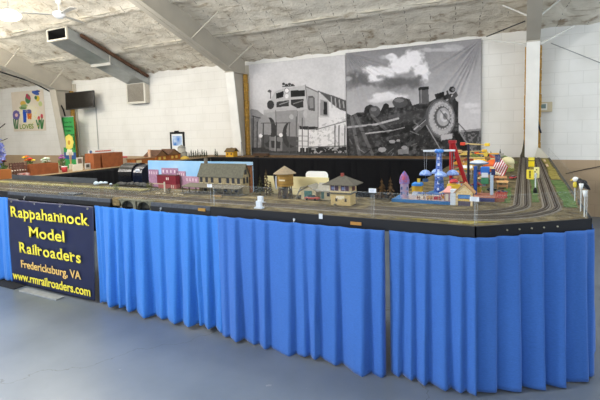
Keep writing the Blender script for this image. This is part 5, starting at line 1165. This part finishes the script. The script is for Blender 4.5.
# stalls and small attractions behind
def stall(x, y, w_, h, body, top, label, kind='toy_stall'):
    t = thing(kind, label, 'toy stall', (x, y, DECK))
    for sx in (-1, 1):
        for sy in (-1, 1): B(sx*w_/2*.85-.004, sx*w_/2*.85+.004, sy*.04-.004, sy*.04+.004, 0, h).build('post', M(body, .7), t)
    B(-w_/2, w_/2, -.045, .045, h*.35, h*.48).build('counter', M(body, .7, .15, 40), t)
    MB().prism_yz([(-.055, h), (.055, h), (0, h*1.25)], -w_/2*1.05, w_/2*1.05).build('roof', M(top, .6, .15, 60), t); t.scale = (.68, .75, 1); return t
stall(-.17, 4.25, .13, .06, '#b98a5e', '#c9a06a', 'tan roofed toy stall beside the innermost track'); stall(-.20, 4.6, .15, .06, '#8f6b4a', '#b9855a', 'brown roofed toy stall beyond the blue arch ride'); stall(-.36, 4.7, .13, .08, '#7c5a46', '#a8443a', 'red roofed toy stall beyond the blue arch ride')
stall(-.33, 5.2, .16, .09, '#c9b08a', '#d8c28e', 'cream roofed toy stall near the flag'); stall(-.55, 5.0, .15, .11, '#b0a8a0', '#d8dadc', 'white roofed toy stall behind the navy mast'); stall(-.62, 4.55, .12, .10, '#a06a48', '#d08a3c', 'orange roofed toy stall behind the red A frame ride')
stall(-.48, 5.7, .2, .14, '#c9a23e', '#e0b32e', 'yellow roofed toy stall behind the white saucer ride'); stall(-.36, 6.12, .2, .11, '#a8946a', '#c4b684', 'sand roofed toy stall near the far end of the carnival'); stall(-.2, 6.75, .2, .06, '#8a8a70', '#a3a884', 'olive roofed toy stall near the far end of the carnival')
t = thing('saucer_ride', 'white saucer shaped toy ride behind the blue arch ride', 'toy ride', (-.46, 5.25, DECK)); t.scale = (.7, .7, 1); MB().rod((0, 0, 0), (0, 0, .12), .02, .03).build('stand', M('#7a7f88', .5), t); MB().lathe([(.03, .115), (.15, .135), (.16, .145), (.06, .175), (.01, .18)], n=20).build('saucer', M('#d5dbe2', .4), t, smooth=True)
MB().lathe([(.155, .138), (.163, .144), (.155, .150)], n=20).build('rim', M('#4f6f9e', .4), t)
t = thing('toy_plane_ride', 'yellow winged toy plane ride near the orange tent', 'toy ride', (-.40, 5.9, DECK)); MB().rod((0, 0, 0), (0, 0, .20), .012).build('stand', M('#3a3d46', .5), t); B(-.14, .12, -.03, .03, .20, .214).build('wing', M('#e6ab22', .5), t, bevel=.006); MB().rod((-.02, -.15, .205), (-.02, .15, .215), .026, .012, n=10).build('fuselage', M('#d9c04a', .5), t); B(-.16, -.11, -.025, .025, .205, .235).build('tail', M('#d84a26', .5), t)
t = thing('orange_tent', 'orange domed toy tent beside the flag', 'toy tent', (-.325, 5.55, DECK)); MB().lathe([(.10, 0), (.10, .08)], n=12).build('wall', M('#d8742c', .7), t); MB().lathe([(.115, .075), (.09, .125), (.04, .155), (.004, .165)], n=12).build('dome', M('#e0662a', .6), t, smooth=True)
t = thing('cream_tent', 'cream domed toy tent right of the flag', 'toy tent', (-.19, 6.2, DECK)); t.scale = (.75, .75, .85); MB().lathe([(.10, 0), (.10, .075)], n=14).build('wall', M('#cfc49a', .7), t); MB().lathe([(.11, .07), (.10, .13), (.06, .165), (.004, .175)], n=14).build('dome', M('#ece2b4', .6), t, smooth=True)
fl = thing('toy_flag', 'stars and stripes flag draped on a pole in the carnival', 'flag', (-.215, 5.15, DECK)); MB().rod((-.055, 0, 0), (-.035, 0, .25), .004, n=6).build('pole', M('#2e2e38', .5), fl)
def flag():
    Q = [(-.035, .235), (.0, .24), (.055, .10), (-.01, .02), (-.095, .12)]
    def pt(u, v): a = Vector((-.038, 0, .245)); b = Vector((.065, -.02, .115)); c_ = Vector((-.09, -.01, .125)); return a+(b-a)*u+(c_-a)*v+Vector((0, .012*math.sin(6*u+4*v), 0))
    rw = {0: [], 1: []}; m0, m1 = MB(), MB()
    for k in range(13):
        for i in range(8):
            u0, u1 = k/13, (k+1)/13; v0, v1 = i/8, (i+1)/8; (m0 if k % 2 == 0 else m1).add([pt(u0, v0), pt(u1, v0), pt(u1, v1), pt(u0, v1)], [(0, 1, 2, 3)])
    m0.build('red_stripes', M('#b03a44', .7), fl); m1.build('white_stripes', M('#e4dcdc', .7), fl)
    B(-.066, -.015, -.012, -.006, .165, .245).build('canton', M('#2c3566', .7), fl); mb = MB()
    for i in range(4):
        for j in range(5): mb.box(-.061+i*.013, -.057+i*.013, -.0135, -.012, .172+j*.014, .176+j*.014)
    mb.build('stars', M('#e8e8ee', .7), fl)
flag()
def booth(x, y, h, c1, c2, label):
    t = thing('toy_booth', label, 'toy stall', (x, y, DECK)); a = h*.42
    B(-a, a, -a*.8, a*.8, 0, h*.55).build('body', M(c1, .7, .2, 70), t); MB().prism_xz([(-a*1.2, h*.72), (a*1.2, h*.72), (0, h)], -a, a).build('roof', M(c2, .6, .15, 60), t)
    for sx in (-1, 1): B(sx*a*.9-.003, sx*a*.9+.003, -a*.8, -a*.8+.006, h*.55, h*.74).build('post', M('#d8d4cc', .5), t)
for args in ((-.50, 3.86, .09, '#8a6a58', '#3d6fb0', 'blue roofed toy booth behind the ticket booth'), (-.36, 3.97, .09, '#c8a24a', '#7a2f2a', 'dark red roofed toy booth between the red ride and the fun house'),
             (-.56, 3.52, .07, '#b85a3c', '#d8c8a0', 'cream roofed toy booth at the foot of the blue parachute ride'), (-.155, 4.42, .06, '#8f7a5c', '#b0583c', 'rust roofed toy booth beside the innermost track'),
             (-.36, 4.42, .09, '#6a7a8c', '#c9b48a', 'sand roofed toy booth behind the navy mast'), (-.60, 4.78, .13, '#a88a60', '#3c5a44', 'dark green roofed toy booth behind the red ride legs'),
             (-.26, 4.86, .09, '#7c4f3a', '#e0d6c0', 'white roofed brown toy booth before the flag'), (-.36, 4.93, .09, '#c9b090', '#2f5fa8', 'blue roofed tan toy booth under the saucer ride'),
             (-.70, 5.4, .16, '#9c8258', '#c8862f', 'amber roofed toy booth at the inner side of the carnival'), (-.62, 5.9, .17, '#d2a84a', '#8c3328', 'tall red roofed yellow toy booth behind the saucer ride'),
             (-.18, 5.75, .09, '#8a8f60', '#b4955a', 'straw roofed toy booth right of the orange tent'), (-.60, 6.2, .19, '#b79a54', '#6b7a3a', 'olive roofed toy booth at the back of the carnival'),
             (-.42, 6.45, .16, '#d9b23c', '#d0502c', 'orange roofed yellow toy booth at the back of the carnival'), (-.74, 6.6, .20, '#a07c4c', '#d8b860', 'pale gold roofed toy booth far behind the red ride'),
             (-.52, 7.0, .16, '#8c8578', '#a9a294', 'grey toy booth near the back wall end of the carnival'), (-.26, 7.2, .10, '#b8a47c', '#7d8f58', 'sage roofed toy booth near the back wall beside the tracks')): booth(*args)
auto((-.10, 5.0, DECK+.004), '#c23a40', 'red toy cart by the innermost track beyond the stalls', 1.2, .9); auto((-.25, 4.08, DECK+.004), '#26303a', 'dark toy car between the stalls', .3, .7); auto((-.62, 5.4, DECK+.004), '#c9a23e', 'yellow toy car behind the red A frame ride', .8, .9)
auto((-.16, 3.98, DECK+.004), '#4a5f80', 'blue toy car near the red lattice railing', .1, .6)
for x, y, h, col, lab in ((-.14, 5.5, .08, '#8a9a45', 'yellow green toy tree right of the flag'), (-.19, 4.9, .05, '#4f7040', 'green toy bush below the flag'), (-.36, 4.2, .07, '#56743c', 'green toy bush behind the blue arch ride'), (-.12, 6.6, .07, '#76904c', 'green toy tree beyond the cream tent'), (-.30, 3.95, .05, '#6a8a44', 'low green bush under the green ride car')): bushy(x, y, h, col, lab, r=h*.6)
# toy people: one body shape, copied
def make_figure(label):
    t = thing('toy_figure', label, 'toy figure', (0, 0, 0), group='tiny toy visitors at the carnival')
    mb = MB().rod((-.003, 0, 0), (-.002, 0, .012), .002, .0026, n=6).rod((.003, 0, 0), (.002, 0, .012), .002, .0026, n=6).lathe([(.004, .011), (.0052, .018), (.0035, .023), (.0016, .0245)], n=8).ball((0, 0, .0272), .003, nu=8, nv=6).rod((-.005, 0, .021), (-.006, .001, .012), .0013, n=5).rod((.005, 0, .021), (.006, .001, .012), .0013, n=5)
    mb.build('body', M('#5a4a52', .7, c2='#c99a80', scale=150), t, smooth=True); return t
flab = 'tiny toy visitor standing among the carnival stalls'
f0 = make_figure(flab); f0.location = (-.55, 3.33, DECK+.023)
rs = random.Random(21)
for k in range(22): dup(f0, (rs.uniform(-.76, -.52), rs.uniform(3.31, 3.335), DECK+.023) if k < 10 else (rs.uniform(-.50, -.16), rs.uniform(3.84, 3.98), DECK), rs.uniform(0, 6))
# small colourful rides on the platform
for x, y, c1, lab in ((-.64, 3.38, '#c9a05a', 'tan toy counter on the blue platform'), (-.58, 3.36, '#b23a44', 'red toy counter on the blue platform'), (-.70, 3.37, '#e8e0d0', 'white toy counter on the blue platform'), (-.53, 3.42, '#e0a83a', 'orange toy counter on the blue platform')):
    t = thing('toy_counter', lab, 'toy stall', (x, y, DECK+.0232)); B(-.024, .024, -.015, .015, 0, .022).build('counter', M(c1, .6), t); B(-.026, .026, -.018, .018, .04, .046).build('awning', M('#5f7ab0', .6), t)
    for s in (-1, 1): B(s*.022-.002, s*.022+.002, -.002, .002, .022, .04).build('post', M('#d0d0d0', .5), t)
# between the tracks
t = thing('yellow_tower', 'bright yellow toy tower with a dark band between the far tracks', 'toy building', (.085, 6.5, DECK)); B(-.035, .035, -.05, .05, 0, .075).build('body', M('#e8cf1c', .5), t); B(-.036, .036, -.051, .051, .075, .085).build('band', M('#2b2b22', .6), t); B(-.035, .035, -.05, .05, .085, .12).build('top', M('#e8d84a', .5), t)
t = thing('yellow_board', 'yellow board with dark marks leaning between the tracks', 'toy sign', (.058, 5.0, DECK)); B(-.035, .03, -.006, .006, .003, .11).build('panel', M('#d8c63a', .6), t)
mb = MB()
for k in range(5): mb.box(-.012, .004, -.008, -.006, .02+k*.016, .031+k*.016)
mb.build('marks', M('#33301c', .7), t); t.rotation_euler = (-.5, 0, .0)
t = thing('yellow_board', 'pale yellow board with dark squares right of the leaning yellow board', 'toy sign', (.112, 5.1, DECK)); B(-.022, .03, -.005, .005, .003, .13).build('panel', M('#d5cf8a', .6), t); mb = MB()
for k in range(4): mb.box(-.016+.014*(k % 2), -.004+.014*(k % 2), -.007, -.005, .02+k*.024, .034+k*.024)
mb.build('marks', M('#33301c', .7), t); t.rotation_euler = (-.5, 0, 0)
t = thing('track_signal', 'white signal mast with a black base on the turf between the tracks', 'signal', (.085, 4.05, DECK+.004)); MB().lathe([(.016, 0), (.014, .03), (.006, .045)], n=10).build('base', M('#17181a', .6), t); MB().rod((0, 0, .045), (0, 0, .165), .0045, n=8).build('mast', M('#dfe6ea', .4), t); B(-.008, .008, -.010, -.002, .125, .16).build('signal_head', M('#cfd8dc', .4), t)
bushy(.075, 3.62, .018, '#7a6238', 'low brown bush on the turf between the tracks at the front', r=.03)
t = thing('toy_engine', 'grey toy locomotive at the far end beside the right column', 'toy train', (-.40, 7.85, DECK)); t.scale = (.6, .6, .6); B(-.26, .2, -.05, .05, .02, .06).build('frame', M('#5a5a58', .6), t); MB().rod((-.2, 0, .085), (.06, 0, .085), .035, n=12).build('boiler', M('#8f918f', .5), t); B(.06, .17, -.045, .045, .06, .14).build('cab', M('#a8a69c', .6), t); MB().rod((-.15, 0, .11), (-.15, 0, .16), .014).build('stack', M('#4a4a48', .6), t)
for x in (-.18, -.08, .02, .12): MB().rod((x, -.052, .022), (x, .052, .022), .022, n=12).build('wheel', M('#2e2e2c', .6), t)
for x, y, h in ((-.50, 7.95, .13), (-.36, 8.0, .16), (-.72, 7.9, .12), (-.62, 8.05, .15)): conifer(x, y, h, '#2c3026', 'tiny dark tree standing at the far end of the right module', 'tiny dark trees at the far right end', .03)
t = thing('cone_spire', 'dark narrow cone standing between the far tracks in front of the right column', 'cone', (-.01, 8.12, DECK+.0)); MB().lathe([(.055, 0), (.05, .04), (.028, .10), (.012, .20), (.003, .30)], n=12).build('spire', M('#4b4636', .8), t, smooth=True); B(-.05, .05, -.04, .04, 0, .006).build('base', M('#3a362c', .8), t)
for x, y, lab in ((.10, 7.0, 'farther pale plank lying beside the right pair of tracks'), (.27, 6.6, 'pale plank lying by the far right edge'), (.10, 7.7, 'farthest pale plank beside the tracks near the wall'), (.27, 7.4, 'pale plank by the far right edge closest to the wall')): tag(B(-.012, .012, -.16, .16, 0, .012).build('wood_plank', M('#d0b590', .8), loc=(x, y, DECK+.0045)), lab, 'plank')
pts = [(-.09, 0), (.11, 0), (.09, .035), (.0, .15), (-.05, .175)]
tag(MB().prism_xz(pts, -.006, .006).build('paper_triangle', M('#c8c3b4', .8), loc=(.24, 8.05, DECK+.001)), 'pale torn board corner standing at the far right end', 'board')
# white headed bird model on the guard
t = thing('toy_bird', 'black toy bird with a white head perched by the right edge guard', 'toy bird', (.332, 3.56, DECK)); t.rotation_euler = (0, 0, -.35); t.scale = (.85, .85, .93)
MB().rod((0, 0, 0), (0, 0, .15), .006).build('perch', M('#8a7a5a', .8), t)
bb = MB().lathe([(.002, -.075), (.016, -.05), (.026, -.01), (.024, .025), (.012, .05)], n=14).build('body', M('#17171a', .5), t, smooth=True); bb.location = (.032, 0, .168); bb.rotation_euler = (0, -.95, 0)
MB().ball((-.012, -.005, .195), .021, 1.1, 1, .9, 12, 8).build('head', M('#eef0f0', .5), t, smooth=True); bk = MB().lathe([(.008, 0), (.004, .016), (.001, .024)], n=8).build('beak', M('#e0c33c', .5), t); bk.location = (-.03, -.006, .192); bk.rotation_euler = (0, -2.0, 0)
for s in (-1, 1): MB().ball((.034, s*.020, .168), .026, 1.3, .3, 1.0, 10, 6).build('wing', M('#202024', .5), t, smooth=True)
MB().ball((-.012, -.01, .155), .02, .9, .7, 1.3, 10, 6).build('breast', M('#d6c447', .6), t, smooth=True)
# far right: edge of a chair with a green back
t = thing('padded_chair', 'chair with a dark green back standing by the wall at the right edge', 'chair', (1.27, 7.9, 0))
B(-.21, .21, .16, .20, .46, .76).build('backrest', M('#21472f', .7), t, bevel=.02); B(-.21, .21, -.2, .2, .40, .45).build('seat', M('#21472f', .7), t, bevel=.015)
for sx in (-1, 1):
    for sy in (-1, 1): MB().rod((sx*.19, sy*.18, 0), (sx*.19, sy*.18, .42 if sy < 0 else .55), .011).build('leg', M('#6f7173', .4, metal=.6), t)
